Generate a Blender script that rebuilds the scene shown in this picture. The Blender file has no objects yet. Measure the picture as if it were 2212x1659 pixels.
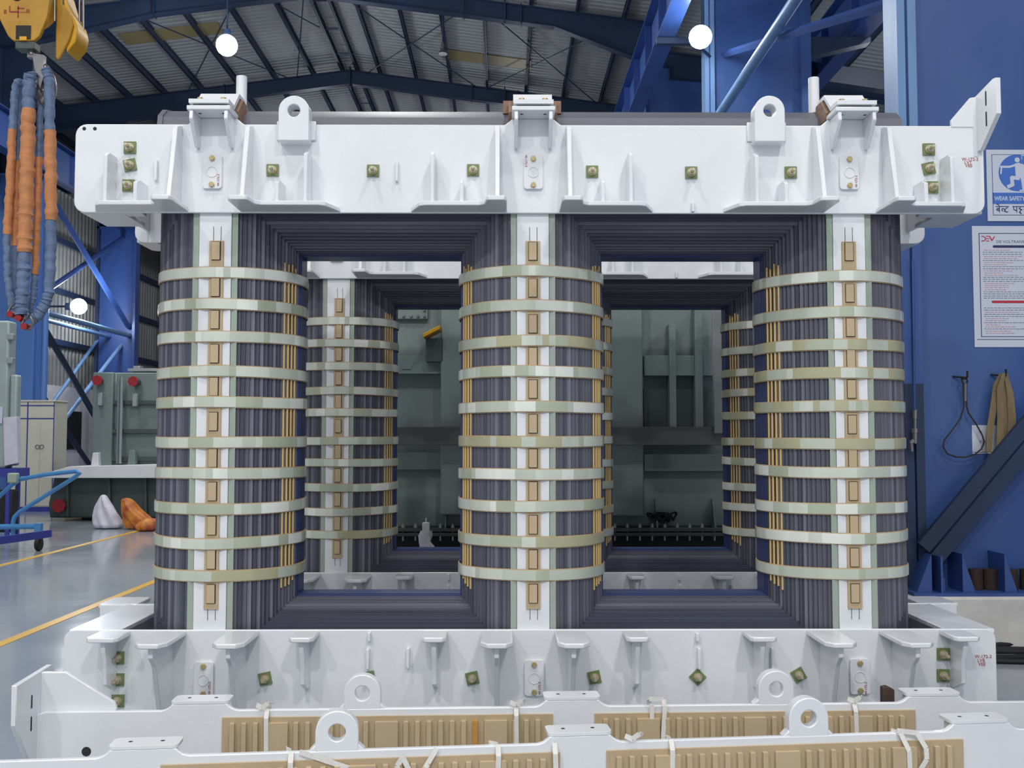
import bpy, bmesh, math, random
from mathutils import Vector, Matrix
PI = math.pi
S = bpy.context.scene
COL = S.collection
random.seed(7)

# ------------------------------------------------------------------ camera
IW, IH, FPX, CZ = 2212., 1659., 2200., 1.65
PITCH = math.atan(118/FPX); YAW = math.atan(16/FPX)
cam = bpy.data.objects.new('camera', bpy.data.cameras.new('camera'))
cam.data.sensor_width = 36; cam.data.lens = 36*FPX/IW
cam.data.clip_end = 200
cam.location = (0, 0, CZ); cam.rotation_euler = (PI/2+PITCH, 0, -YAW)
COL.objects.link(cam); S.camera = cam
# ------------------------------------------------------------------ view
S.view_settings.view_transform = 'Standard'; S.view_settings.look = 'None'
S.view_settings.gamma = 1; S.view_settings.use_curve_mapping = False
S.view_settings.exposure = -0.12
# ------------------------------------------------------------------ world: added fill light, let in where the hall is left open
w = bpy.data.worlds.new('world'); S.world = w; w.use_nodes = True
w.node_tree.nodes['Background'].inputs[0].default_value = (0.85, 0.88, 0.93, 1)
w.node_tree.nodes['Background'].inputs[1].default_value = .95
# ------------------------------------------------------------------ lamps of the hall (high bays above and behind the camera, then added roof fill points)
def area(x, y, z, p, size=0.6, col=(1.0, 0.985, 0.965), tgt=None):
    l = bpy.data.lights.new('high_bay_light', 'AREA'); l.shape = 'DISK'; l.size = size; l.energy = p; l.color = col
    o = bpy.data.objects.new('high_bay_light', l); o.location = (x, y, z); COL.objects.link(o)
    if tgt:
        o.rotation_euler = (Vector(tgt)-Vector((x, y, z))).to_track_quat('-Z', 'Y').to_euler()
    return o
for x, y, p in [(-6.0, -5, 620), (-1.2, -5, 620), (3.2, -4.5, 620), (-8.6, 3, 520), (-2.6, 1.8, 480), (2.6, 1.6, 480),
                (-8.6, 11, 620), (-1.4, 11.5, 560), (-8.6, 18, 560), (-1.4, 19, 480), (7.5, 4, 420), (8.0, 14, 500), (8.0, 24, 500),
                (-3.4, 29, 420)]:
    area(x, y, 9.9, p*(.72 if y < 0 else .42))
def point(x, y, z, p, r=.2, col=(0.9, 0.95, 1.0)):
    l = bpy.data.lights.new('lamp_or_roof_fill', 'POINT'); l.energy = p; l.shadow_soft_size = r; l.color = col
    o = bpy.data.objects.new('lamp_or_roof_fill', l); o.location = (x, y, z); COL.objects.link(o)
for x, y, z, p in ((-9, 13.5, 9.6, 170), (-2, 14, 9.6, 170), (-9, 19.5, 9.9, 170), (-1, 20, 9.6, 170), (8.5, 13, 7.6, 100), (8.5, 21, 7.6, 100), (-6, 34, 10, 110), (0, 33, 10, 110)): point(x, y, z, p, .25)  # unseen points added to brighten the roof, no fixtures there

# ------------------------------------------------------------------ measuring helper: pixel at a known depth -> point
cp, sp, cy, sy = math.cos(PITCH), math.sin(PITCH), math.cos(YAW), math.sin(YAW)
def at(px, py, Y):
    a = (px-IW/2)/FPX; b = (IH/2-py)/FPX
    fy = cp-sp*b; uz = sp+cp*b
    r = (a*cy+fy*sy, fy*cy-a*sy, uz); t = Y/r[1]
    return Vector((r[0]*t, Y, CZ+r[2]*t))

# ------------------------------------------------------------------ materials
MATS = {}
def srgb(r, g, b):
    f = lambda c: (c/255/12.92) if c <= 10 else ((c/255+.055)/1.055)**2.4
    return (f(r), f(g), f(b), 1)
def mat(name, col, rough=.5, metal=0., var=0., vscale=(3, 3, 3), bump=0., bscale=60, emit=0., spec=.5, coat=0., col2=None, detail=4):
    m = bpy.data.materials.new(name); m.use_nodes = True; N = m.node_tree.nodes; L = m.node_tree.links
    b = N['Principled BSDF']; b.inputs['Base Color'].default_value = col
    b.inputs['Roughness'].default_value = rough; b.inputs['Metallic'].default_value = metal
    b.inputs['Specular IOR Level'].default_value = spec; b.inputs['Coat Weight'].default_value = coat
    b.inputs['Coat Roughness'].default_value = .12
    tc = N.new('ShaderNodeTexCoord')
    if var or col2:
        mp = N.new('ShaderNodeMapping'); mp.inputs['Scale'].default_value = vscale
        n = N.new('ShaderNodeTexNoise'); n.inputs['Scale'].default_value = 1; n.inputs['Detail'].default_value = detail
        r = N.new('ShaderNodeValToRGB'); r.color_ramp.elements[0].position = .3; r.color_ramp.elements[1].position = .7
        c2 = col2 or tuple(min(1, c*(1+var)) for c in col[:3])+(1,)
        c1 = col if col2 else tuple(c*(1-var) for c in col[:3])+(1,)
        r.color_ramp.elements[0].color = c1; r.color_ramp.elements[1].color = c2
        L.new(tc.outputs['Object'], mp.inputs[0]); L.new(mp.outputs[0], n.inputs['Vector']); L.new(n.outputs[0], r.inputs[0])
        L.new(r.outputs[0], b.inputs['Base Color'])
    if bump:
        n2 = N.new('ShaderNodeTexNoise'); n2.inputs['Scale'].default_value = bscale; n2.inputs['Detail'].default_value = 3
        bp = N.new('ShaderNodeBump'); bp.inputs['Strength'].default_value = bump; bp.inputs['Distance'].default_value = .01
        L.new(tc.outputs['Object'], n2.inputs['Vector']); L.new(n2.outputs[0], bp.inputs['Height']); L.new(bp.outputs[0], b.inputs['Normal'])
    if emit:
        b.inputs['Emission Color'].default_value = col; b.inputs['Emission Strength'].default_value = emit
    MATS[name] = m
    return m
WHITE = mat('white_enamel_paint', srgb(226, 229, 233), .28, 0, .03, (4, 4, 4), .05, 90, coat=.3)
WHITE2 = mat('white_paint_flat', srgb(222, 224, 226), .5, 0, .03)
def lamset(sfx, sc):
    return [mat('silicon_steel_%s_%s' % (n, sfx), srgb(*c), .42, .2, v, sc, detail=2) for n, c, v in
            (('grey', (90, 92, 104), .36), ('light', (110, 112, 124), .3), ('dark', (70, 73, 88), .34), ('blue', (50, 64, 110), .22))]
LAML = lamset('leg', (260, 420, .6)); LAMY = lamset('yoke', (.6, 420, 260))
YTOP = mat('yoke_top_varnish', srgb(98, 100, 110), .5, .1, .08, (.6, 60, .6))
BAND = [mat('glass_band_%s' % n, srgb(*c), .3, 0, .05, (14, 14, 3), coat=.3) for n, c in
        (('pale', (206, 212, 200)), ('grey', (190, 198, 184)), ('bright', (226, 230, 222)), ('green', (174, 182, 160)), ('olive', (176, 174, 142)))]
LINER = mat('pressboard_liner', srgb(186, 160, 122), .7, 0, .08)
TAN = mat('tan_pressboard', srgb(184, 164, 132), .75, 0, .06, (6, 6, 1.5), .08, 120)
TAN2 = mat('tan_pressboard_block', srgb(190, 170, 138), .75, 0, .05, (6, 6, 1.5), .08, 120)
RUSTTAN = mat('tan_pressboard_stain', srgb(196, 140, 66), .75, 0, .1)
GREENS = mat('green_glass_strip', srgb(156, 170, 156), .5, 0, .06, (20, 20, 2))
GREENB = mat('green_fibre_washer', srgb(112, 130, 88), .55, 0, .15, (40, 40, 40))
STICK = mat('yellow_wood_stick', srgb(212, 180, 118), .55, 0, .12, (30, 30, 2))
BRASS = mat('zinc_yellow_steel', srgb(190, 172, 124), .35, .45, .12, (60, 60, 60))
ZINC = mat('zinc_plated_steel', srgb(196, 196, 192), .3, .5)
DARKLINE = mat('dark_gap', srgb(40, 42, 44), .8)
REDINK = mat('red_marker_ink', srgb(160, 50, 60), .6)
WOODB = mat('brown_wood', srgb(136, 108, 90), .7, 0, .2, (8, 8, 40))
DWOOD = mat('dark_weathered_wood', srgb(70, 52, 46), .8, 0, .3, (10, 10, 40))
TAPE = mat('white_cotton_tape', srgb(224, 222, 216), .8, 0, .06, (40, 40, 40), .2, 200)
STEELB = mat('dark_or_shaded_blue_paint', srgb(40, 56, 84), .45, .1, .15, (1.5, 1.5, 1.5))  # dark steel paint; on the columns it also stands in for shade
BLUE = mat('blue_steel_paint', srgb(52, 82, 146), .38, .05, .12, (1.2, 1.2, .6), coat=.2)
BLUEM = mat('lit_blue_column_paint', srgb(88, 128, 194), .35, .05, .08, (1, 1, .5), coat=.2)  # lamp light on the near left column put into the colour
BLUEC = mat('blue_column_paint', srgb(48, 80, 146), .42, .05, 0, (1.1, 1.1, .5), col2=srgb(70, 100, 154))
BLUEL = mat('light_or_lit_blue_paint', srgb(110, 146, 190), .4, .05, .12, (6, 6, 1))  # pale strut paint; on the right column flange it paints in light
BLUEBR = mat('bright_blue_tube_paint', srgb(74, 138, 196), .35, .05, .08)
NAVY = mat('navy_blue_beam_paint', srgb(52, 62, 148), .4)
SHEET = mat('grey_roof_sheet', srgb(158, 160, 162), .55, .15, .08, (.5, .5, .5))
SHEETW = mat('grey_wall_cladding', srgb(138, 138, 136), .5, .2, .14, (2, .8, .6))
SKYL = mat('tan_rooflight_sheet', srgb(150, 136, 96), .5)
CONC = mat('worn_whitewashed_concrete', srgb(214, 211, 206), .85, 0, .12, (3, 3, 4), .25, 25)
WALLW = mat('white_masonry_paint', srgb(206, 206, 212), .8, 0, .06, (1, 1, 1))
GREY = mat('grey_green_tank_paint', srgb(120, 134, 132), .4, .05, .07, (1.5, 1.5, 1.5))
GREYL2 = mat('pale_grey_green_paint', srgb(158, 172, 170), .4, .05, .05)
GREYD = mat('dark_grey_green_paint', srgb(72, 82, 80), .45, .05, .1, (2, 2, 2))
GREYBR = mat('brownish_grey_beam_paint', srgb(92, 94, 94), .5, .05, .08, (2, 2, 2))
GREYL = mat('light_grey_galvanised', srgb(160, 166, 170), .4, .3, .08)
RED = mat('dark_red_flange_paint', srgb(150, 32, 40), .5)
YEL = mat('yellow_paint', srgb(222, 164, 20), .4, 0, .12, (5, 5, 5), coat=.3)
YELD = mat('worn_ochre_paint', srgb(190, 142, 44), .5, 0, .15, (5, 5, 5))
YLINE = mat('yellow_floor_paint', srgb(222, 178, 70), .35, 0, .08, (2, 2, 2))
STEEL = mat('worn_steel', srgb(140, 138, 140), .35, .8, .15, (10, 10, 10))
BLACK = mat('black_rubber', srgb(26, 26, 28), .6)
ORANGE = mat('orange_sling_sleeve', srgb(200, 136, 90), .8, 0, .12, (10, 10, 25), .5, 30)
SLBLUE = mat('blue_grey_sling_webbing', srgb(104, 124, 156), .75, 0, .15, (12, 12, 25), .6, 35)
CREAM = mat('cream_cabinet_paint', srgb(206, 204, 188), .5, 0, .03)
PLASTW = mat('white_plastic_sheet', srgb(206, 204, 216), .35, 0, .1, (6, 6, 6), .6, 14)
ORSACK = mat('orange_printed_sack', srgb(222, 148, 50), .45, 0, 0, (5, 5, 5), .4, 14, col2=srgb(150, 50, 36))
PAPER = mat('laminated_white_paper', srgb(200, 208, 224), .25)
PBLUE = mat('poster_blue_ink', srgb(70, 112, 196), .3)
PNAVY = mat('poster_navy_ink', srgb(46, 50, 96), .3)
PRED = mat('poster_red_ink', srgb(186, 40, 56), .3)
PGREY = mat('poster_grey_ink', srgb(110, 118, 134), .3)
PPINK = mat('poster_pale_red_ink', srgb(196, 140, 148), .3)
KHAKI = mat('khaki_webbing', srgb(128, 112, 84), .85, 0, .15, (30, 30, 6), .3, 120)
RUST = mat('rusty_brown_steel', srgb(60, 44, 40), .75, .2, .25, (20, 20, 20))
CARDB = mat('cardboard', srgb(166, 148, 108), .8)
LAMPM = mat('lamp_light', (0.92, 0.96, 1, 1), .5, emit=26)

# floor with glossy epoxy
def floor_mat():
    m = mat('grey_epoxy_floor', srgb(150, 158, 166), .16, 0, .07, (.35, .35, .35), coat=.0)
    N = m.node_tree.nodes; L = m.node_tree.links; b = N['Principled BSDF']
    tc = N.new('ShaderNodeTexCoord'); n = N.new('ShaderNodeTexNoise'); n.inputs['Scale'].default_value = .9; n.inputs['Detail'].default_value = 5
    mr = N.new('ShaderNodeMapRange'); mr.inputs['To Min'].default_value = .05; mr.inputs['To Max'].default_value = .22
    L.new(tc.outputs['Object'], n.inputs['Vector']); L.new(n.outputs[0], mr.inputs[0]); L.new(mr.outputs[0], b.inputs['Roughness'])
    n2 = N.new('ShaderNodeTexNoise'); n2.inputs['Scale'].default_value = 7
    bp = N.new('ShaderNodeBump'); bp.inputs['Strength'].default_value = .12; bp.inputs['Distance'].default_value = .01
    L.new(tc.outputs['Object'], n2.inputs['Vector']); L.new(n2.outputs[0], bp.inputs['Height']); L.new(bp.outputs[0], b.inputs['Normal'])
    return m
FLOOR = floor_mat()

# ------------------------------------------------------------------ mesh builder
class MB:
    def __init__(s, *mats): s.v = []; s.f = []; s.mi = []; s.mats = list(mats)
    def add(s, vs, fs, mi=0):
        o = len(s.v); s.v += [tuple(v) for v in vs]; s.f += [tuple(i+o for i in f) for f in fs]; s.mi += [mi]*len(fs); return s
    def box(s, x0, x1, y0, y1, z0, z1, mi=0):
        if x0 > x1: x0, x1 = x1, x0
        if y0 > y1: y0, y1 = y1, y0
        if z0 > z1: z0, z1 = z1, z0
        vs = [(x, y, z) for z in (z0, z1) for y in (y0, y1) for x in (x0, x1)]
        return s.add(vs, [(0, 2, 3, 1), (4, 5, 7, 6), (0, 1, 5, 4), (2, 6, 7, 3), (0, 4, 6, 2), (1, 3, 7, 5)], mi)
    def prism(s, poly, axis, a0, a1, mi=0):
        n = len(poly)
        def P(u, v, a): return {'x': (a, u, v), 'y': (u, a, v), 'z': (u, v, a)}[axis]
        vs = [P(u, v, a0) for u, v in poly]+[P(u, v, a1) for u, v in poly]
        return s.add(vs, [tuple(range(n))[::-1], tuple(range(n, 2*n))]+[(i, (i+1) % n, n+(i+1) % n, n+i) for i in range(n)], mi)
    def cyl(s, p0, p1, r, n=16, mi=0, r1=None, caps=True, rot=0):
        p0 = Vector(p0); p1 = Vector(p1); d = (p1-p0).normalized(); u = d.orthogonal().normalized(); v = d.cross(u); r1 = r if r1 is None else r1
        if abs(d.y) > .99: u = Vector((1, 0, 0)); v = Vector((0, 0, 1))
        if abs(d.z) > .99: u = Vector((1, 0, 0)); v = Vector((0, 1, 0))
        vs = []
        for p, q in ((p0, r), (p1, r1)):
            for i in range(n):
                a = 2*PI*i/n+rot; vs.append(p+u*(q*math.cos(a))+v*(q*math.sin(a)))
        fs = [(i, (i+1) % n, n+(i+1) % n, n+i) for i in range(n)]
        if caps: fs += [tuple(range(n))[::-1], tuple(range(n, 2*n))]
        return s.add(vs, fs, mi)
    def ring(s, c, axis, ro, ri, a0, a1, n=32, mi=0):
        vs = []; fs = []
        for i in range(n):
            t = 2*PI*i/n
            for r in (ro, ri):
                for a in (a0, a1):
                    u, v = r*math.cos(t), r*math.sin(t)
                    vs.append({'x': (a, c[0]+u, c[1]+v), 'y': (c[0]+u, a, c[1]+v), 'z': (c[0]+u, c[1]+v, a)}[axis])
        for i in range(n):
            j = (i+1) % n; A = 4*i; B = 4*j
            fs += [(A, A+1, B+1, B), (A+2, B+2, B+3, A+3), (A, B, B+2, A+2), (A+1, A+3, B+3, B+1)]
        return s.add(vs, fs, mi)
    def tube(s, pts, r, n=10, mi=0, rs=None, mis=None, flat=None):
        pts = [Vector(p) for p in pts]; vs = []; m = len(pts); u = None
        for k, p in enumerate(pts):
            d = (pts[min(k+1, m-1)]-pts[max(k-1, 0)]).normalized()
            u = d.orthogonal().normalized() if u is None else (u-d*u.dot(d)).normalized()
            v = d.cross(u); q = rs[k] if rs else r
            for i in range(n):
                a = 2*PI*i/n; vs.append(p+u*(q*math.cos(a))+v*((flat or 1)*q*math.sin(a)))
        o = len(s.v); s.v += [tuple(x) for x in vs]
        for k in range(m-1):
            for i in range(n):
                s.f.append((o+k*n+i, o+k*n+(i+1) % n, o+(k+1)*n+(i+1) % n, o+(k+1)*n+i)); s.mi.append(mis[k] if mis else mi)
        s.f += [tuple(o+i for i in range(n))[::-1], tuple(o+(m-1)*n+i for i in range(n))]; s.mi += [mis[0] if mis else mi, mis[-1] if mis else mi]
        return s
    def sphere(s, c, r, mi=0, n=16, m=10, z0=-1, z1=1, sc=(1, 1, 1)):
        vs = []
        for k in range(m+1):
            zz = z0+(z1-z0)*k/m; ph = math.asin(max(-1, min(1, zz)))
            ph = math.asin(z0)+(math.asin(z1)-math.asin(z0))*k/m
            for i in range(n):
                a = 2*PI*i/n; vs.append((c[0]+r*sc[0]*math.cos(ph)*math.cos(a), c[1]+r*sc[1]*math.cos(ph)*math.sin(a), c[2]+r*sc[2]*math.sin(ph)))
        fs = [(k*n+i, k*n+(i+1) % n, (k+1)*n+(i+1) % n, (k+1)*n+i) for k in range(m) for i in range(n)]
        fs += [tuple(range(n))[::-1], tuple(m*n+i for i in range(n))]
        return s.add(vs, fs, mi)
    def lughole(s, cx, cz, hw, zb, hr, y0, y1, mi=0, n=40):
        # rounded-top plate with a round hole, in the XZ plane
        vs = []; fs = []
        ca = math.atan2(cz-zb, hw); an = [PI*i/20 for i in range(21)]+[PI+ca*k/4 for k in range(1, 5)]+[PI+ca+(PI-2*ca)*k/8 for k in range(1, 9)]+[2*PI-ca+ca*k/4 for k in range(1, 4)]
        n = len(an)
        for t in an:
            c, q = math.cos(t), math.sin(t)
            if q >= 0: ro = hw
            else: ro = min(hw/max(abs(c), 1e-6), (cz-zb)/max(abs(q), 1e-6))
            for r in (ro, hr):
                for y in (y0, y1): vs.append((cx+r*c, y, cz+r*q))
        # exact bottom corners
        for i in range(n):
            j = (i+1) % n; A = 4*i; B = 4*j
            fs += [(A, A+1, B+1, B), (A+2, B+2, B+3, A+3), (A, B, B+2, A+2), (A+1, A+3, B+3, B+1)]
        return s.add(vs, fs, mi)
    def build(s, name, parent=None, bevel=0, smooth=True, loc=None):
        me = bpy.data.meshes.new(name); me.from_pydata(s.v, [], s.f)
        for m in s.mats: me.materials.append(m)
        me.polygons.foreach_set('material_index', s.mi)
        bm = bmesh.new(); bm.from_mesh(me); bmesh.ops.recalc_face_normals(bm, faces=bm.faces); bm.to_mesh(me); bm.free()
        if smooth:
            me.shade_smooth(); me.set_sharp_from_angle(angle=.6)
        o = bpy.data.objects.new(name, me); COL.objects.link(o)
        if parent is not None: o.parent = parent
        if loc is not None: o.location = loc
        if bevel:
            b = o.modifiers.new('bevel', 'BEVEL'); b.width = bevel; b.segments = 2; b.limit_method = 'ANGLE'; b.angle_limit = .7
        return o
def tag(o, label=None, cat=None, group=None, kind=None):
    if label: o['label'] = label
    if cat: o['category'] = cat
    if group: o['group'] = group
    if kind: o['kind'] = kind
    return o
def thing(name, label, cat, loc=(0, 0, 0), rz=0, group=None):
    o = bpy.data.objects.new(name, None); o.empty_display_size = .1; COL.objects.link(o)
    o.location = loc; o.rotation_euler = (0, 0, rz); return tag(o, label, cat, group)
def struct(o): o['kind'] = 'structure'; return o
def copy_tree(o, parent=None):
    c = o.copy(); COL.objects.link(c); c.parent = parent
    for ch in list(o.children): copy_tree(ch, c)
    return c
def rrect(x0, x1, z0, z1, r, n=5):
    pts = []
    for cx, cz, a in ((x1-r, z1-r, 0), (x0+r, z1-r, 1), (x0+r, z0+r, 2), (x1-r, z0+r, 3)):
        for k in range(n+1):
            t = (a+k/n)*PI/2; pts.append((cx+r*math.cos(t), cz+r*math.sin(t)))
    return pts
def textmesh(s, size, m, loc, rot, parent, name, sx=1, ext=.0004, bold=0):
    cu = bpy.data.curves.new('t', 'FONT'); cu.body = s; cu.size = size; cu.extrude = ext; cu.offset = bold; cu.resolution_u = 3
    t = bpy.data.objects.new('t', cu); COL.objects.link(t)
    dg = bpy.context.evaluated_depsgraph_get(); me = bpy.data.meshes.new_from_object(t.evaluated_get(dg))
    bpy.data.objects.remove(t); me.materials.clear(); me.materials.append(m); me.name = name
    o = bpy.data.objects.new(name, me); COL.objects.link(o); o.location = loc; o.rotation_euler = rot; o.scale = (sx, 1, 1); o.parent = parent
    return o

# ================================================================== SETTING
XL, XR, Y0, Y1 = -12.7, 14.0, -9.0, 43.0; XE = -17.0
RX = -4.7                                             # ridge
zb = lambda x: 12.42-.13*abs(x-RX) if x < 4.0 else 10.05+.15*(7.7-x)                    # underside of the rafters
m = MB(FLOOR); m.box(XL-.3, XR+.3, Y0, Y1+.3, -.3, 0)
struct(m.build('floor'))
# yellow lines
for i, (x, wd, ya, yb) in enumerate(((-4.05, .10, -3, 40), (-6.56, .10, -3, 40), (3.10, .12, 6.15, 6.42))):
    m = MB(YLINE); m.box(x-wd/2, x+wd/2, ya, yb, 0, .004); struct(m.build('trim_%d' % (i+1)))
# roof sheets with ribs across the slope
def roof(name, xa, xb):
    m = MB(SHEET); prof = []; y = Y0
    while y < Y1:
        prof += [(y, 0), (y+.11, 0), (y+.135, .045), (y+.19, .045), (y+.215, 0)]; y += .215
    for (x) in (xa, xb): pass
    vs = []
    for x in (xa, xb):
        for (yy, h) in prof: vs.append((x, yy, zb(x)+.62+h))
    n = len(prof); m.add(vs, [(i, i+1, n+i+1, n+i) for i in range(n-1)])
    vs = [(xa, Y0, zb(xa)+.70), (xb, Y0, zb(xb)+.70), (xb, Y1, zb(xb)+.70), (xa, Y1, zb(xa)+.70)]
    m.add(vs, [(0, 1, 2, 3)])
    return struct(m.build(name, smooth=False))
roof('ceiling', XE, RX); roof('ceiling', RX, 3.999); roof('ceiling', 4.0, XR)
m = MB(SHEETW); m.box(3.98, 4.0, Y0, Y1, 11.1, 12.0); struct(m.build('wall_upper_step'))
m = MB(SHEETW); m.box(XE-.2, XE, Y0, Y1, 8.8, 11.5); struct(m.build('wall_far_left')); m = MB(SHEETW); m.box(XE, XL-.1, Y0, Y1, 8.7, 8.8); struct(m.build('ceiling_lean_to'))
# rooflight strips
for (xa, xb, ya) in ((-1.8, .75, 28.2), (-10.2, -7.6, 26.4), (-1.4, .9, 34.6), (1.2, 2.6, 19.0)):
    m = MB(SKYL); m.prism([(xa, zb(xa)+.585), (xb, zb(xb)+.585), (xb, zb(xb)+.60), (xa, zb(xa)+.60)], 'y', ya, ya+.72)
    struct(m.build('window_%d' % (1+int(ya) % 9)))
# portal frame rafters
FR = [8.3, 16.3, 24.3, 30.5, 36.9]
def rafter(y):
    m = MB(STEELB); t = .012; fw = .11
    xs = [XE+.2, -11.2, -8.5, RX, -1, 1.2, 3.3, 3.999, 4.0, 6.5, 9, XR-.2]
    dp = {3.3: .55, 3.999: .60, 4.0: .2, -11.2: .3, XE+.2: .35, 1.2: .0}
    bot = lambda x: zb(x)-dp.get(x, 0)
    for a, b in zip(xs, xs[1:]):
        m.add([(a, y-t, bot(a)), (b, y-t, bot(b)), (b, y-t, zb(b)+.4), (a, y-t, zb(a)+.4), (a, y+t, bot(a)), (b, y+t, bot(b)), (b, y+t, zb(b)+.4), (a, y+t, zb(a)+.4)],
              [(0, 1, 2, 3), (4, 5, 6, 7), (0, 1, 5, 4), (3, 2, 6, 7)])
        for f in (lambda x: bot(x)-.018, lambda x: zb(x)+.4):
            m.add([(a, y-fw, f(a)), (b, y-fw, f(b)), (b, y+fw, f(b)), (a, y+fw, f(a)), (a, y-fw, f(a)+.018), (b, y-fw, f(b)+.018), (b, y+fw, f(b)+.018), (a, y+fw, f(a)+.018)],
                  [(0, 1, 2, 3), (4, 5, 6, 7), (0, 1, 5, 4), (3, 2, 6, 7), (0, 3, 7, 4), (1, 2, 6, 5)])
    for x in (RX, -1, .4, -8.5): m.box(x-.012, x+.012, y-fw, y+fw, zb(x)-.06, zb(x)+.46)
    m.box(RX-.02, RX+.02, y-.16, y+.16, zb(RX)-.12, zb(RX)+.5); m.box(-.02, .02, y-.16, y+.16, zb(0)-.12, zb(0)+.5)
    return struct(m.build('trim_%d' % (10+int(y)), smooth=False))
for y in FR: rafter(y)
m = MB(STEELB); m.prism([(5.0, 8.42), (5.0, 8.78), (XR-.2, 7.46), (XR-.2, 7.12)], 'y', 18.6, 18.63); m.prism([(5.0, 8.41), (5.0, 8.43), (XR-.2, 7.13), (XR-.2, 7.11)], 'y', 18.5, 18.73); struct(m.build('trim_139', smooth=False))
# purlins along the hall
K = [-1.62, -1.48, -1.345, -1.22, -1.105, -.99, -.872, -.755, -.64, -.528, -.443, -.402, -.343, -.247, -.152, -.05, .06, .171, .285, .56, .72, .92, 1.06, 1.20, 1.36]
for i, k in enumerate(K):
    x = k*10.9
    for _ in range(4): x = k*(zb(x)+.45-CZ)
    z = zb(x)+.418
    m = MB(STEELB); m.box(x-.035, x+.035, Y0, Y1, z, z+.012); m.box(x-.006, x+.006, Y0, Y1, z, z+.2); m.box(x-.035, x+.035, Y0, Y1, z+.188, z+.2)
    struct(m.build('trim_%d' % (50+i), smooth=False))
for i, y in enumerate([20.2, 22.2, 25.6, 27.4, 29.2, 31.9, 33.6, 35]): m = MB(STEELB); m.cyl((RX-.26, y, zb(RX)+.45), (RX+.3, y, zb(RX)+.45), .02, 6); struct(m.build('trim_%d' % (140+i)))
# sag rods / wind bracing under the roof
def rod(a, b):
    m = MB(STEELB); m.cyl((a[0], a[1], zb(a[0])+.36), (b[0], b[1], zb(b[0])+.36), .016, 6); struct(m.build('trim_%d' % (150+len(bpy.data.meshes) % 97)))
for a, b in (((-9.5, 24.4), (-6.5, 30.4)), ((-6.5, 24.4), (-9.6, 30.4)), ((-6.2, 24.4), (RX-.3, 27)), ((-4.9, 24.4), (-6.3, 30.4)), ((-4.4, 24.4), (-.8, 30.4)), ((-.8, 24.4), (-4.2, 30.4)),
             ((-.6, 24.4), (2.8, 30.4)), ((2.8, 24.4), (-.6, 30.4)), ((-9.5, 16.5), (-6, 24.2)), ((5, 24.4), (8.6, 30.4)), ((8.6, 24.4), (5, 30.4))): rod(a, b)
# left wall: masonry dado with ribbed cladding above, girts
m = MB(WALLW); m.box(XL-.2, XL, Y0, Y1, 0, 3.15); struct(m.build('wall_left'))
m = MB(SHEETW); prof = []; y = Y0
while y < Y1:
    prof += [(y, 0), (y+.12, 0), (y+.15, .05), (y+.22, .05), (y+.25, 0)]; y += .25
vs = [(XL-.08+h, yy, z) for z in (3.15, 8.75) for yy, h in prof]; n = len(prof)
m.add(vs, [(i, i+1, n+i+1, n+i) for i in range(n-1)]); m.box(XL-.2, XL-.12, Y0, Y1, 3.15, 8.75)
struct(m.build('wall_left_cladding', smooth=False))
for i, z in enumerate((4.3, 5.75, 7.2)): m = MB(STEELB); m.box(XL, XL+.08, Y0, Y1, z, z+.16); struct(m.build('trim_%d' % (130+i)))
m = MB(SHEETW); m.box(XL, XR, Y1, Y1+.2, 0, 13.2); struct(m.build('wall_back'))
m = MB(BLUEC); m.box(XR, XR+.2, Y0, Y1, 0, 10.7); struct(m.build('wall_right'))
# crane runway girders
def girder(x, z0, z1, ya, yb, label, mt=BLUE, side=1):
    t = thing('crane_girder', label, 'crane girder', (x, ya, z0))
    h = z1-z0; L = yb-ya
    m = MB(mt); m.box(-.01, .01, 0, L, .02, h-.02); m.box(-.15, .15, 0, L, 0, .02); m.box(-.16, .16, 0, L, h-.02, h)
    y = 1.2
    while y < L: m.box(-.13, .13, y-.008, y+.008, .02, h-.02); y += 1.6
    m.build('beam', t, smooth=False)
    m = MB(STEEL); m.box(-.035, .035, 0, L, h, h+.015); m.box(-.012, .012, 0, L, h+.015, h+.06); m.box(-.03, .03, 0, L, h+.06, h+.09); m.build('rail', t)
    return t
girder(-11.15, 8.05, 8.95, 4, 40, 'blue crane girder running along the left wall of the hall', BLUE)
girder(2.66, 8.25, 9.12, 12, 40, 'blue crane girder running up beside the bright lamp on the right')
girder(5.85, 8.25, 9.2, 12, 40, 'blue crane girder behind the wide column, seen against the far right roof')
# columns
def bigcol(y, n):
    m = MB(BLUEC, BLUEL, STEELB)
    xa, xb = 3.27, 4.85; zt = 11.0
    m.box(xa+.14, xb, y+.10, y+.13, 0.41, zt)                       # web plate facing us
    for za, zz, q in ((.41, 2.1, 2), (2.1, 3.35, 0), (3.35, zt, 1)): m.box(xa, xa+.065, y, y+.3, za, zz, q); m.box(xa+.085, xa+.155, y-.01, y+.3, za, zz, q)  # flange tone by height: lit top and shaded foot painted in
    m.box(xa+.06, xa+.09, y+.03, y+.06, .41, zt)
    m.box(xb, xb+.16, y, y+.3, .41, zt)
    m.box(xa+.155, xb, y+.10, y+.4, 0.41, .43)
    for z in (3.2, 6.0, 8.9): m.box(xa+.15, xb, y+.12, y+.22, z, z+.02)
    return struct(m.build('trim_%d' % n, smooth=False))
bigcol(8.3, 90); bigcol(16.3, 91); bigcol(24.3, 92); bigcol(30.5, 93)
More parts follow.
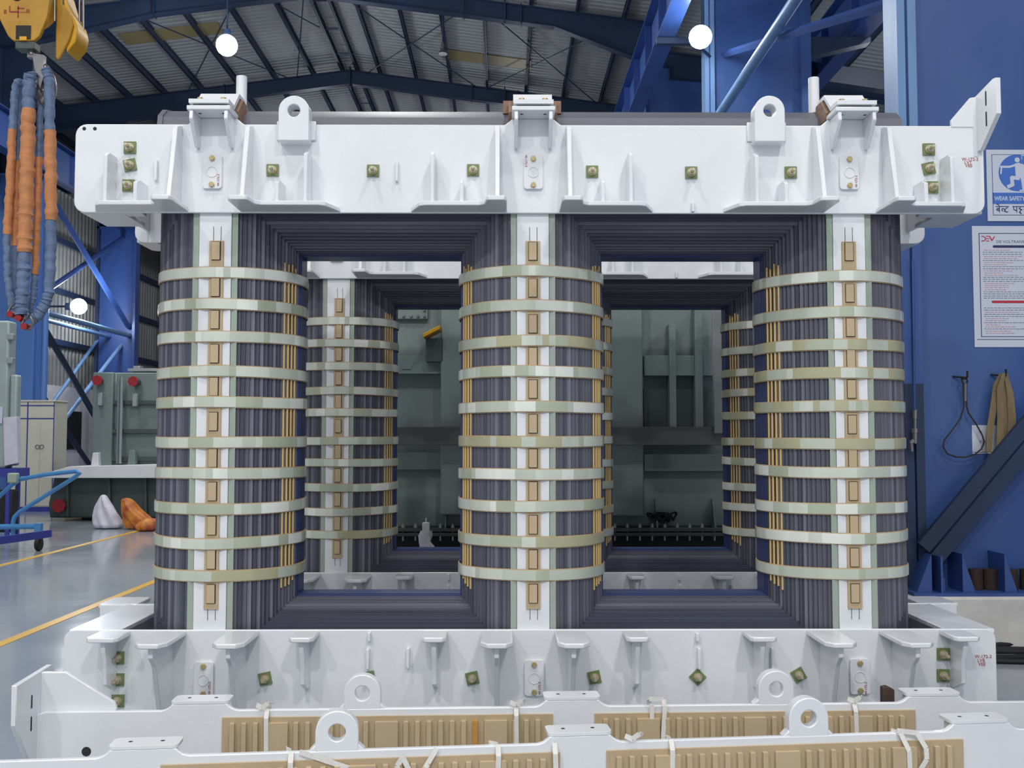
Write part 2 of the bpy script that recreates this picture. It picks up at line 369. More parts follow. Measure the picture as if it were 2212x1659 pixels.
for y in (16.3, 24.3, 30.5):                                        # corbels carrying the girders
    m = MB(STEELB)
    if y > 20: m.prism([(2.45, 8.22), (3.27, 8.22), (3.27, 7.55), (2.45, 7.95)], 'y', y+.02, y+.25)
    else: m.box(2.5, 3.27, y+.1, y+.2, 8.14, 8.24)
    m.prism([(4.9, 8.22), (6.0, 8.22), (6.0, 8.14), (5.0, 7.9)], 'y', y+.02, y+.25)
    struct(m.build('trim_%d' % (100+int(y)), smooth=False))
for y, n in ((16.3, 87), (24.3, 88), (30.5, 89)):
    m = MB(CONC); m.box(3.2, 5.2, y-.3, y+.8, 0, .41); struct(m.build('trim_%d' % n))
def leftcol(y, n):
    m = MB(BLUEM, STEELB)
    m.box(-12.3, -12.22, y, y+.35, 0, 11.2, 1); m.box(-11.85, -11.25, y+.02, y+.32, 0, 8.05); m.box(-12.22, -11.1, y+.15, y+.17, 0, 8.0); m.box(-12.22, -11.5, y+.15, y+.17, 8.05, 11.2, 1)  # dark parts above the girder paint in the unlit column top
    m.cyl((-11.02, y+.1, 0), (-11.02, y+.1, 8.0), .075, 16)
    m.box(-11.25, -11.02, y+.2, y+.22, 0, 8.0, 1)
    m.box(-12.3, -10.9, y, y+.35, 7.98, 8.04)
    return struct(m.build('trim_%d' % n, bevel=.02))
def leftcol2(y, n):
    m = MB(BLUE, STEELB)
    m.box(-12.3, -11.15, y+.15, y+.18, 0, 8.0); m.box(-12.3, -11.5, y+.15, y+.18, 8.05, 11.2, 1); m.box(-11.18, -11.10, y, y+.35, 0, 8.05); m.box(-12.3, -12.22, y, y+.35, 0, 11.2, 1); m.box(-12.3, -10.9, y, y+.35, 7.98, 8.04)  # web above the girder coloured dark to stand in for shade
    return struct(m.build('trim_%d' % n))
leftcol(24.3, 94); leftcol2(30.5, 95); leftcol2(16.3, 96); leftcol2(36.9, 97)
# braces between the columns
def brace(name, pts, r, mt, label, sq=False):
    o = Vector(pts[0]); q = [Vector(p)-o for p in pts]
    m = MB(mt)
    for a, b in zip(q, q[1:]): m.cyl(a, b, r, 4 if sq else 12, rot=PI/4 if sq else 0)
    b_ = m.build(name, loc=o); tag(b_, label, 'steel brace'); return b_
X1 = -11.3; X2 = -12.0
brace('steel_brace', [(X1, 24.7, 7.9), (X1, 30.55, 5.0)], .09, BLUE, 'blue angle brace slanting down to the far left column, above the glowing wall lamp', True)
brace('steel_brace', [(X1-.25, 31.0, 7.9), (X1-.25, 24.7, 4.95)], .07, BLUE, 'blue brace rising to the right across the left wall, crossing the long blue one')
brace('steel_strut', [(X1, 24.6, 4.75), (X1, 30.9, 4.75)], .075, BLUEL, 'shiny pale blue horizontal strut just below the left wall lamp')
brace('steel_strut', [(X2+.1, 24.6, 4.72), (X2+.1, 30.6, 4.72)], .06, BLUEL, 'second pale strut nearer the cladding, below the left wall lamp')
brace('steel_brace', [(X1, 24.6, 4.6), (X1, 30.9, .5)], .09, STEELB, 'dark brace slanting down from the two tone blue column towards the grey tank', True)
brace('steel_brace', [(X1-.25, 30.9, 4.6), (X1-.25, 25.9, 1.6)], .06, BLUEL, 'pale tubular brace rising to the right in front of the white masonry wall')
brace('steel_brace', [(X2, 24.6, 3.9), (X2, 30.6, .3)], .09, STEELB, 'dark brace lying lower and closer to the white masonry wall', True)
brace('steel_brace', [(X2-.25, 30.6, 4.6), (X2-.25, 25.9, 1.4)], .05, BLUEL, 'thin pale brace closest to the white masonry wall')
brace('steel_strut', [(3.45, 8.5, 6.85), (3.45, 16.3, 6.85)], .075, BLUEL, 'pale blue tubular strut running from the bright right lamp up to the frame edge')
brace('steel_brace', [(3.60, 16.38, 7.95), (3.60, 8.45, 5.45)], .055, BLUE, 'flat blue brace passing in front of the dark wide column, right of the bright lamp', True)

# ================================================================== TRANSFORMER CORE
R = .367; LX = 1.537; ZT = 2.576; ZB = .877; CT = ZT+R; CB = ZB-R; OX, OY = .137, 5.26
core = thing('transformer_core', 'nearest three-legged transformer core with white banded legs and white clamps', 'transformer core', (OX, OY, 0))
NT = 19; TH = [math.radians(16+(79.5-16)*k/(NT-1)) for k in range(NT)]
packs = []
for k in range(NT):
    wv = R*math.sin(TH[k]); yf = R*math.cos(TH[k]); yn = R*math.cos(TH[k+1]) if k < NT-1 else 0
    packs.append((wv, yn, yf))
rl = random.Random(3)
def legmesh():
    m = MB(*LAML)
    for k, (wv, yn, yf) in enumerate(packs):
        mi = 3 if k >= NT-2 else (0 if k < 2 else rl.choice((0, 0, 1, 2)))
        for sg in ((1, -1) if yn else (1,)):
            a, b = (yn*sg, yf*sg) if yn else (-yf, yf)
            m.box(-wv, wv, a, b, CB+wv, CT-wv, mi)
    return m
def yokemesh(c, sgn, extra):
    m = MB(*LAMY)
    for k, (wv, yn, yf) in enumerate(packs):
        mi = 3 if k >= NT-2 else rl.choice((0, 0, 1, 2))
        for sg in ((1, -1) if yn else (1,)):
            a, b = (yn*sg, yf*sg) if yn else (-yf, yf)
            z0, z1 = (c-wv, c+wv+extra) if sgn > 0 else (max(c-wv, .16), c+wv)
            m.box(-LX-wv, LX+wv, a, b, z0, z1, mi)
    return m
yokemesh(CT, 1, .0).build('yoke', core, smooth=False)
yokemesh(CB, -1, 0).build('yoke', core, smooth=False)
# grey cover over the top yoke
m = MB(YTOP); pr = [(-.30, 3.17), (-.285, 3.24), (-.22, 3.290), (-.13, 3.312), (.13, 3.312), (.22, 3.290), (.285, 3.24), (.30, 3.17)]
m.prism(pr, 'x', -LX-.29, LX+.30); m.prism([(y*1.02, z+.006 if z > 3.2 else z) for y, z in pr], 'x', -LX-.315, -LX-.29)
m.build('yoke_cover', core)
BZ = {-1: [2.457, 2.298, 2.144, 1.97, 1.828, 1.636, 1.479, 1.319, 1.155, 0.998], 0: [2.464, 2.288, 2.116, 1.971, 1.804, 1.638, 1.474, 1.325, 1.156, 0.997],
      1: [2.441, 2.265, 2.108, 1.967, 1.809, 1.627, 1.49, 1.309, 1.17, 0.999]}
def bolt_head(m, x, y, z, r, h, mi, rot=0):      # pointing to -y
    m.cyl((x, y, z), (x, y-h, z), r, 6, mi, rot=rot)
for li in (-1, 0, 1):
    leg = legmesh().build('core_leg', core, smooth=False); leg.location = (li*LX, 0, 0)
    m = MB(WHITE); m.box(-.078, .078, -.367, -.354, .42, 3.08); m.build('tie_plate', leg, .003)
    m = MB(WHITE); m.box(-.078, .078, .354, .367, .42, 3.08); m.build('tie_plate', leg, .003)
    m = MB(GREENS); m.box(-.108, -.080, -.361, -.3535, .45, 3.05); m.build('insulating_strip', leg)
    m = MB(GREENS); m.box(.080, .108, -.361, -.3535, .45, 3.05); m.build('insulating_strip', leg)
    # pressboard strip with raised pads
    xo = (.008, 0, -.004)[li+1]
    m = MB(TAN, TAN2, DARKLINE); m.box(xo-.034, xo+.034, -.375, -.367, .842, 2.605)
    bz = BZ[li]; mids = [2.555]+[(a+b)/2 for a, b in zip(bz, bz[1:])]+[.915]
    for z in mids:
        hh = .043
        m.box(xo-.0225, xo+.0225, -.376, -.375, z-hh-.003, z+hh+.003, 2); m.box(xo-.020, xo+.018, -.382, -.375, z-hh, z+hh, 1)
    for dx in (-.016, .020):
        m.box(xo+dx-.0012, xo+dx+.0012, -.368, -.3665, 2.605, 2.675, 2); m.box(xo+dx-.0012, xo+dx+.0012, -.368, -.3665, .79, .842, 2)
    m.build('pressboard_strip', leg, 0)
    # yellow sticks in the steps
    for sg in (-1, 1):
        for j, a in enumerate(() if li == sg else (56, 60.3, 64.6, 69)):
            t = math.radians(a); rr = R-.0015; x = sg*rr*math.sin(t); y = -rr*math.cos(t)
            m = MB(STICK); m.cyl((x, y, .90+.02*rl.random()+.012*j), (x, y, 2.50+.03*rl.random()), .0055, 8); m.build('wooden_stick', leg)
        if li == sg:
            x = sg*(R+.0005); m = MB(STICK); m.cyl((x, 0, .93), (x, 0, 2.5), .003, 8); m.build('wooden_stick', leg)
    for b, z in enumerate(bz):
        m = MB(LINER, *BAND); n = 72; tilt = rl.uniform(-.006, .006); ph = rl.uniform(0, 6)
        vs = []; fs = []; mi = []
        for i in range(n):
            a = 2*PI*i/n+.03; dz = tilt*math.cos(a)+.0015*math.sin(3*a+ph)
            for r, h in ((.3805, -.0285), (.3830, -.0285), (.3832, -.0242), (.3862, -.0242), (.3868, 0), (.3862, .0242), (.3832, .0242), (.3830, .0285), (.3805, .0285)):
                r += -.0112+.0112*math.exp(-(math.sin(a)/.24)**2); vs.append((r*math.sin(a), -r*math.cos(a), z+h+dz))
        c = 9; last = 1; run = 0
        olive = b in ((2, 5, 8) if li == 0 else (2, 3, 4, 5) if li == 1 else (9,))
        for i in range(n):
            if run <= 0:
                last = rl.choice((1, 2, 2, 3, 1, 4) if not olive else (1, 2, 4, 5, 5, 2)); run = rl.randint(1, 4)
            run -= 1
            j = (i+1) % n
            for q in range(c-1):
                fs.append((i*c+q, j*c+q, j*c+q+1, i*c+q+1)); mi.append(last if q in (3, 4) else 0)
        m.v = vs; m.f = fs; m.mi = mi
        m.build('glass_band', leg)

# ---- clamps
def bolt_mesh(rot=0, tilt=(0, 0)):
    m = MB(GREENB, ZINC, BRASS); c, s_ = math.cos(rot), math.sin(rot); h = .029
    q = [(h, h), (-h, h), (-h, -h), (h, -h)]; q = [(a*c-b*s_, a*s_+b*c) for a, b in q]
    m.prism(q, 'y', 0, -.009, 0)
    m.cyl((0, -.009, 0), (0, -.014, 0), .021, 20, 2); m.cyl((0, -.014, 0), (0, -.032, 0), .0165, 6, 1)
    m.cyl((0, -.032, 0), (0, -.062, 0), .0095, 12, 2); m.cyl((0, -.058, 0), (0, -.066, 0), .006, 8, 1)
    return m
BM = {r: None for r in (0, 45, 30, 12)}
for r in BM:
    o = bolt_mesh(math.radians(r)).build('clamp_bolt', None, .0015); BM[r] = o.data; bpy.data.objects.remove(o)
def bolt(parent, x, z, y, rot=0):
    o = bpy.data.objects.new('clamp_bolt', BM[rot]); COL.objects.link(o); o.parent = parent; o.location = (x, y, z); return o
def loc(px, py, Y):                                   # photo pixel at depth Y in core coordinates
    p = at(px, py, Y); return p.x-OX, p.z
XA, XB = -2.215, 2.195; YP = -.387                    # plate ends, front face
def cover_plate(par, x, z):
    m = MB(WHITE, BRASS, WHITE2); m.prism(rrect(x-.046, x+.046, z-.083, z+.083, .015), 'y', YP, YP-.014)
    for s_ in (-1, 1): bolt_head(m, x, YP-.014, z+s_*.064, .0135, .012, 1)
    m.ring((x, z-.002), 'y', .027, .023, YP-.014, YP-.0165, 28, 2)
    m.build('cover_plate', par, .003)
def upper_clamp():
    cl = MB(WHITE)
    out = []
    zt, zc = 3.172, 2.738; r = .055
    for k in range(6): t = PI/2*(1-k/5)+PI/2; out.append((XA+r+r*math.cos(PI-(PI/2)*k/5), zt-r+r*math.sin(PI-(PI/2)*k/5)))
    for lx in (-LX, 0, LX): out += [(lx-.135, zt), (lx-.10, zt+.03), (lx+.10, zt+.03), (lx+.135, zt)]
    for k in range(6): t = PI/2-(PI/2)*k/5; out.append((XB-r+r*math.cos(t), zt-r+r*math.sin(t)))
    for k in range(6): t = -(PI/2)*k/5; out.append((XB-r+r*math.cos(t), zc+r+r*math.sin(t)))
    for k in range(6): t = -PI/2-(PI/2)*k/5; out.append((XA+r+r*math.cos(t), zc+r+r*math.sin(t)))
    cl.prism(out, 'y', YP, -.368)
    c = cl.build('upper_clamp', core, .004)
    # tall ribs and ledges around the legs
    ext = {(-1, -1): -2.06, (-1, 1): -.98, (0, -1): -.54, (0, 1): .53, (1, -1): .97, (1, 1): 2.04}
    for li in (-1, 0, 1):
        for sd in (-1, 1):
            x = li*LX+sd*.171
            m = MB(WHITE); m.prism([(YP, 3.165), (YP-.075, 3.14), (YP-.165, 2.76), (YP, 2.76)], 'x', x-.011, x+.011); m.build('rib', c, .003)
            e = ext[(li, sd)]; a = x-sd*.045; b = x+sd*.05; n_ = b+sd*.055
            poly = [(a, YP), (a, YP-.23), (a+sd*.012, YP-.26), (b-sd*.01, YP-.26), (b, YP-.25), (b+sd*.01, YP-.17), (n_-sd*.02, YP-.15), (e-sd*.03, YP-.15), (e, YP-.13), (e+sd*.05, YP)]
            m = MB(WHITE); m.prism(poly, 'z', 2.742, 2.764); m.build('ledge', c, .004)
    for px, ptop, pr in ((228, 325, .12), (292, 384, .14), (598, 384, .13), (660, 323, .12), (934, 323, .12), (997, 384, .13), (1303, 384, .13), (1363, 325, .12), (1635, 327, .12),
                         (1699, 386, .13), (2001, 386, .13), (2057, 330, .12)):
        x, z = loc(px, ptop, 4.873-pr)
        m = MB(WHITE); m.prism([(YP, z+.0), (YP-pr+.035, z), (YP-pr, z-.02), (YP-pr, 2.764), (YP, 2.764)], 'x', x-.009, x+.009); m.build('rib', c, .003)
    for px, ya, yb_ in ((336, 345, 390), (857, 348, 392), (1497, 436, 458)):
        x, z = loc(px, ya, 4.86); x, z2 = loc(px, yb_, 4.86)
        m = MB(WHITE); m.box(x-.007, x+.007, YP-.022, YP, z2, z); m.build('rib', c, .003)
    for px, py, r_ in ((281, 319, 0), (281, 357, 12), (278, 401, 0), (589, 368, 0), (806, 369, 0), (1022, 368, 0), (1279, 371, 0), (1493, 373, 0), (1708, 373, 0), (2006, 323, 0), (2006, 364, 12), (2013, 405, 0)):
        x, z = loc(px, py, 4.87); bolt(c, x, z, YP, r_)
    for px, py in ((459, 371), (1152, 372), (1834, 373)):
        x, z = loc(px, py, 4.865); cover_plate(c, x, z)
    for px in (636, 1661):
        x, zt_ = loc(px, 208, 4.81); _, zh = loc(px, 241, 4.81)
        m = MB(WHITE); m.lughole(x, zt_-.073, .073, 3.07, .030, YP-.075, YP+.008)
        m.build('lifting_lug', c, .004)
        m = MB(WHITE); m.box(x-.095, x+.095, YP-.012, YP, 3.09, 3.185); m.build('lug_backing_plate', c, .004)
    # yoke brackets above the legs
    for li in (-1, 0, 1):
        b = MB(WHITE); x = li*LX; hw = .103
        b.box(x-hw, x+hw, YP-.13, YP+.02, 3.202, 3.224)
        for s_ in (-1, 1): b.prism([(YP, 3.202), (YP-.125, 3.202), (YP-.13, 3.16), (YP-.03, 3.05), (YP, 3.05)], 'x', x+s_*.082-.009, x+s_*.082+.009)
        b.build('yoke_bracket', c, .004)
        prof = [(YP-.125, 3.236), (YP-.02, 3.236), (YP+.075, 3.325), (YP+.10, 3.325), (YP+.10, 3.345), (YP+.066, 3.345), (YP-.028, 3.256), (YP-.125, 3.256)]
        m = MB(WHITE, BRASS, GREENB, DARKLINE)
        h2 = .095
        m.prism(prof, 'x', x-h2, x+h2)
        if li: m.prism([(YP+.10, 3.325), (YP+.10, 3.345), (YP+.2, 3.345), (YP+.26, 3.29), (YP+.25, 3.275)], 'x', x-h2, x+h2)
        for s_ in (-1, 1):
            bx = x+s_*.056; m.cyl((bx, YP-.075, 3.256), (bx, YP-.075, 3.262), .026, 4, 2, rot=PI/4); m.cyl((bx, YP-.075, 3.262), (bx, YP-.075, 3.277), .014, 6, 1)
            m.cyl((x+s_*.056, YP-.07, 3.2018), (x+s_*.056, YP-.07, 3.203), .009, 10, 3)
        m.box(x-.08, x+.08, YP-.1, YP-.03, 3.224, 3.236, 3)
        m.build('clip_plate', c, .004)
        m = MB(WOODB)
        wd = .118 if li == 0 else .108
        m.prism([(YP+.0, 3.235), (YP+.085, 3.318), (YP+.16, 3.318), (YP+.2, 3.26), (YP+.12, 3.20), (YP+.03, 3.20)], 'x', x-wd, x+wd)
        if li == 0: m.box(x-.145, x+.145, YP+.13, YP+.19, 3.27, 3.335)
        m.build('wooden_packing', c, .002)
        if li:
            pxx = x+(.072 if li < 0 else -.108); m = MB(WHITE); m.cyl((pxx, YP+.19, 3.29), (pxx, YP+.19, 3.475), .027, 24); m.build('pipe_stub', c, .002)
    return c
uc = upper_clamp()
# slotted flag bracket on the right end
m = MB(WHITE); xg, z0 = loc(2055, 275, 4.87)
m.prism([(xg, 3.165), (xg+.0, 3.20), (xg+.095, 3.31), (xg+.125, 3.315), (XB-.03, 3.315), (XB-.03, 3.02), (XB-.05, 3.02), (XB-.05, 3.165)], 'y', YP-.004, YP+.014)
m.build('flag_gusset', uc, .004)
m = MB(WHITE, DARKLINE); x = XB-.02
m.prism([(YP+.01, 3.045), (YP+.01, 3.32), (YP-.17, 3.345), (YP-.2, 3.34), (YP-.2, 3.17), (YP-.03, 3.045)], 'x', x-.011, x+.011)
for z in (3.275, 3.175): m.box(x-.0125, x-.0105, YP-.105, YP-.093, z-.035, z+.035, 1)
m.build('slotted_plate', uc, .004)
for px in (182, 205): m = MB(DARKLINE); a, z = loc(px, 278, 4.873); m.cyl((a, YP+.003, z), (a, YP-.0008, z), .009, 12); m.build('tapped_hole', uc)
RX_ = (PI/2, 0, 0)
x, z = loc(2078, 345, 4.87)
for i, s_ in enumerate(('W-172-2', 'LVT', 'VEE')): textmesh(s_, .022, REDINK, (x+(.0, .012, .016)[i], YP-.001, z-.016*i-.004), RX_, uc, 'handwritten_mark')
for px, py, s_ in ((474, 402, 'W-172-2'), (1852, 405, 'W-172-2')):
    x, z = loc(px, py, 4.86); textmesh(s_, .016, REDINK, (x, YP-.015, z), (PI/2, -PI/2, 0), uc, 'handwritten_mark')
x, z = loc(1134, 335, 4.86); textmesh('W-172-2', .016, REDINK, (x, YP-.015, z), (PI/2, PI/2, 0), uc, 'handwritten_mark')
def mirror_children(src, parent):
    c = copy_tree(src, parent); c.rotation_euler = (0, 0, PI)
    for ch in list(c.children):
        if ch.name.split('.')[0] in ('handwritten_mark', 'flag_gusset', 'slotted_plate', 'pipe_stub'): bpy.data.objects.remove(ch)
    return c
rear = mirror_children(uc, core)
for sg in (-1, 1):
    m = MB(WHITE); m.prism([(sg*2.19, .387), (sg*2.19, .62), (sg*2.17, .65), (sg*2.02, .65), (sg*2.0, .62), (sg*2.0, .387)], 'z', 2.742, 2.764); m.build('end_ledge', core, .004)
    m = MB(WHITE); m.prism([(.387, 2.764), (.60, 2.764), (.52, 3.0), (.387, 3.0)], 'x', sg*2.09, sg*2.11); m.build('end_rib', core, .003)
    m = MB(WHITE); m.box(sg*2.18, sg*2.345, .368, .387, .32, .745); m.build('end_plate', core, .004)
    m = MB(WHITE); m.prism([(sg*2.36, .387), (sg*2.36, .60), (sg*2.33, .63), (sg*2.17, .63), (sg*2.15, .60), (sg*2.15, .387)][::1], 'z', .724, .747); m.build('end_ledge', core, .004)
    m = MB(WHITE); m.box(sg*2.24, sg*2.262, .387, .56, .4, .724); m.build('end_rib', core, .003)
    m = MB(WHITE); m.box(sg*2.20, sg*1.96, -.366, .366, .722, .745); m.box(sg*2.09, sg*2.07, -.366, .366, .32, .722); m.build('end_beam', core, .004)
# end beams joining front and rear clamps
for sg in (-1, 1):
    m = MB(WHITE)
    m.box(sg*2.19, sg*1.99, -.366, -.04, 2.742, 2.764); m.box(sg*2.13, sg*2.11, -.366, .366, 2.80, 3.10); m.box(sg*2.13, sg*2.11, -.366, -.04, 2.764, 2.80)
    m.box(sg*1.99, sg*1.90, -.366, -.28, 2.742, 2.764); m.build('end_beam', core, .004)
def lower_clamp():
    zt = .748; zc = .30
    m = MB(WHITE); m.prism(rrect(XA, XB, zc, zt, .05), 'y', YP, -.368); c = m.build('lower_clamp', core, .004)
    for li in (-1, 0, 1):
        for sd in (-1, 1):
            x = li*LX+sd*.172
            m = MB(WHITE); m.prism([(YP, .722), (YP-.285, .722), (YP-.285, .675), (YP-.235, .63), (YP-.12, .31), (YP, .31)], 'x', x-.011, x+.011); m.build('rib', c, .003)
            m = MB(WHITE); a = .072
            m.prism([(x-a, YP), (x-a, YP-.28), (x-a+.03, YP-.32), (x+a-.03, YP-.32), (x+a, YP-.28), (x+a, YP)], 'z', .722, .745); m.build('ledge', c, .005)
    for px, hw in ((216, .072), (648, .056), (936, .055), (1380, .053), (1652, .062), (2093, .06)):
        x, z = loc(px, 1383, 4.69)
        m = MB(WHITE); m.prism([(YP, .722), (YP-.15, .722), (YP-.15, .68), (YP-.13, .64), (YP-.12, .52), (YP-.03, .48), (YP, .48)], 'x', x-.011, x+.011); m.build('rib', c, .003)
        m = MB(WHITE); m.prism([(x-hw, YP), (x-hw, YP-.16), (x-hw+.015, YP-.18), (x+hw-.015, YP-.18), (x+hw, YP-.16), (x+hw, YP)], 'z', .722, .745); m.build('ledge', c, .005)
    for px, a, b in ((797, 1366, 1386), (794, 1402, 1446), (881, 1400, 1444), (1507, 1368, 1386), (1511, 1400, 1446), (1670, 1400, 1470)):
        x, z = loc(px, a, 4.85); x, z2 = loc(px, b, 4.85)
        m = MB(WHITE); m.box(x-.007, x+.007, YP-.03, YP, z2, z); m.build('rib', c, .003)
    for px, py, r_ in ((255, 1421, 0), (255, 1468, 0), (255, 1514, 0), (573, 1466, 12), (797, 1464, 12), (1020, 1465, 12), (1284, 1463, 12), (1507, 1462, 45), (1725, 1458, 30), (2037, 1413, 0), (2037, 1459, 0), (2040, 1500, 0)):
        x, z = loc(px, py, 4.87); bolt(c, x, z, YP, r_)
    for px, py in ((440, 1468), (1154, 1464), (1857, 1461)):
        x, z = loc(px, py, 4.865); cover_plate(c, x, z)
    return c
lc = lower_clamp()
x, z = loc(2106, 1420, 4.87)
for i, s_ in enumerate(('W-172-2', 'LVB', 'VEE')): textmesh(s_, .022, REDINK, (x+(.0, .012, .016)[i], YP-.001, z-.018*i-.004), RX_, lc, 'handwritten_mark')
for px, py in ((455, 1500), (1168, 1500), (1873, 1500)):
    x, z = loc(px, py, 4.86); textmesh('W-172-2', .016, REDINK, (x, YP-.015, z), (PI/2, -PI/2, 0), lc, 'handwritten_mark')
mirror_children(lc, core)
for x in (-1.9, -LX+.5, 0, LX-.5, 1.9):
    m = MB(WHITE); m.box(x-.08, x+.08, -.50, .50, 0, .30); m.build('foot', core, .005)
core2 = copy_tree(core)
core2.location = (OX+.264, OY+2.04, .003)
core2['label'] = 'second transformer core standing behind the nearest one, seen through its openings'

# ================================================================== SPARE CLAMP BEAMS IN FRONT
def clamp_beam(cx, cyy, rz, zt, label, panels, tapes, flag):
    t = thing('clamp_beam', label, 'clamp beam', (cx, cyy, 0), rz, None)
    m = MB(WHITE, DARKLINE); zc = .08
    out = [(-2.21, zc), (-2.21, zt-.05), (-2.2, zt-.012), (-2.16, zt)]
    for lx in (-LX, 0, LX): out += [(lx-.155, zt), (lx-.135, zt+.006), (lx-.118, zt+.018), (lx-.112, zt+.026), (lx+.112, zt+.026), (lx+.118, zt+.018), (lx+.135, zt+.006), (lx+.155, zt)]
    out += [(2.16, zt), (2.2, zt-.012), (2.21, zt-.05), (2.21, zc)]
    m.prism(out, 'y', 0, .024); m.build('plate', t, .004)
    for lx in (-LX, 0, LX):
        m = MB(WHITE, DARKLINE); m.prism(rrect(lx-.118, lx+.118, -.001, .105, .02), 'z', zt+.026, zt+.038)
        for s_ in (-1, 1): m.cyl((lx+s_*.055, .055, zt+.0375), (lx+s_*.055, .055, zt+.0385), .008, 12, 1)
        m.box(lx-.1, lx-.08, .02, .09, zt-.1, zt+.028); m.box(lx+.08, lx+.1, .02, .09, zt-.1, zt+.028)
        m.build('bracket_plate', t, .003)
    for lx in (-.872, .862):
        m = MB(WHITE); zz = zt+.062
        m.lughole(lx, zz, .076, zt-.006, .030, .001, .052); m.prism([(lx-.10, zt-.004), (lx-.077, zt+.02), (lx+.077, zt+.02), (lx+.10, zt-.004)], 'y', .003, .050)
        m.build('lifting_lug', t, .004)
    for (a, b) in panels:
        m = MB(TAN, TAN2, RUSTTAN); top = zt-.028; m.box(a, b, -.008, 0, zc+.02, top); Lp = b-a
        x = a+.035; seq = [3, 'W', 7, 'W', 7, 'W', 3]; k = 0
        unit = .051; tot = sum(s_*unit if s_ != 'W' else .125 for s_ in seq); sc = (Lp-.06)/tot
        for s_ in seq:
            if s_ == 'W': m.box(x, x+.10*sc, -.024, -.008, zc+.02, top-.020, 1); x += .125*sc
            else:
                for _ in range(s_):
                    k += 1; m.box(x, x+.020*sc, -.026, -.008, zc+.02, top-.020, 2 if (k == 17 and cyy > 4 and a < -1) else 1); x += unit*sc
        m.build('pressboard_panel', t, .0015)
    for (x, z, r) in ((-1.99, zt-.16, .019), (-1.62, zt-.19, .012)): m = MB(DARKLINE); m.cyl((x, .001, z), (x, -.0012, z), r, 20); m.build('bolt_hole', t)
    for pts in tapes:
        m = MB(TAPE)
        P = [Vector((x, y, zt+z)) for x, y, z in pts]
        hw = .009
        for i in range(len(P)-1):
            a, b = P[i], P[i+1]; d = (b-a).normalized(); s_ = d.cross(Vector((0, 1, 0)))
            if s_.length < .2: s_ = Vector((1, 0, 0))
            s_ = s_.normalized()*hw; nrm = d.cross(s_).normalized()*.0012
            m.add([a-s_-nrm, a+s_-nrm, b+s_-nrm, b-s_-nrm, a-s_+nrm, a+s_+nrm, b+s_+nrm, b-s_+nrm], [(0, 1, 2, 3), (4, 5, 6, 7), (0, 1, 5, 4), (1, 2, 6, 5), (2, 3, 7, 6), (3, 0, 4, 7)])
        m.build('cotton_tape', t)
    if flag:
        m = MB(WHITE, DARKLINE); x = -2.2
        m.prism([(-.20, zt-.0), (-.20, zt+.155), (.13, zt+.165), (.16, zt+.14), (.16, zt-.2), (-.05, zt-.2)], 'x', x-.011, x+.011)
        for y in (-.06,): m.box(x-.013, x+.013, y-.007, y+.007, zt+.03, zt+.085, 1); m.box(x-.013, x+.013, y-.007, y+.007, zt-.06, zt, 1)
        m.build('slotted_plate', t, .004)
        m = MB(WHITE); m.prism([(-2.19, zt-.2), (-2.19, zt+.155), (-2.09, zt+.155), (-1.89, zt+.03), (-1.88, zt+.0), (-1.91, zt-.05)], 'y', .026, .046); m.build('flag_gusset', t, .004)
    for x in (-1.8, 0, 1.8): m = MB(DWOOD); m.box(x-.07, x+.07, -.14, .16, 0, .08); m.build('timber_block', t, .003)
    return t
wrap = lambda x, d=.0, s=.4: [(x+d, .03, .002), (x, -.003, .004), (x, -.026, -.03), (x+d*.5, -.027, -s)]
knot = lambda x: [(x-.035, .0, .02), (x-.01, -.012, .012), (x+.015, -.014, .03), (x+.03, .0, .022)]
PAN = [(-1.443, -.082), (.092, 1.452)]
clamp_beam(.283, 4.31, .034, .535, 'white clamp beam with ribbed pressboard, lying closest to the core and behind the nearer beam', PAN,
           [wrap(-1.26, .01), knot(-1.27), wrap(-.235, .008), knot(-.225), [(.325, .02, .004), (.32, -.01, .03), (.38, -.012, .028), (.385, -.02, 0), (.375, -.027, -.12), (.376, -.027, -.4)], [(.33, -.02, .01), (.33, -.027, -.4)],
            wrap(1.19, .012), knot(1.20)], True)
clamp_beam(.275, 3.755, .098, .548, 'frontmost white clamp beam with ribbed pressboard, cut off by the bottom of the photo', [(-1.475, -.075), (.095, 1.46)],
           [wrap(-1.03, -.02), [(-1.0, -.01, .003), (-.7, -.028, -.10), (-.62, -.03, -.13)], [(-.62, -.03, -.2), (-.66, -.03, -.05), (-.64, -.032, -.02), (-.61, -.032, -.08), (-.63, -.03, -.2)],
            [(-.52, -.01, .0), (-.56, -.028, -.06), (-.61, -.03, -.14)], wrap(-.30, -.03), wrap(-.095, .02), knot(.2), wrap(.335, -.01), [(1.19, .02, .003), (1.21, -.014, .002), (1.235, -.028, -.06), (1.24, -.03, -.35)],
            [(1.2, -.005, .01), (1.27, -.02, .004), (1.30, -.03, -.05), (1.30, -.034, -.09), (1.26, -.032, -.15), (1.25, -.03, -.3)]], False)
p = at(1917, 1500, 4.48)
m = MB(DWOOD); m.prism([(-.026, 0), (-.022, p.z+.03), (.0, p.z+.035), (.028, p.z+.022), (.026, 0)], 'y', -.02, .02)
tag(m.build('wooden_wedge', None, .003, loc=(p.x, 4.49, 0)), 'small dark wooden wedge sticking up between the white beams and the core at lower right', 'wedge')

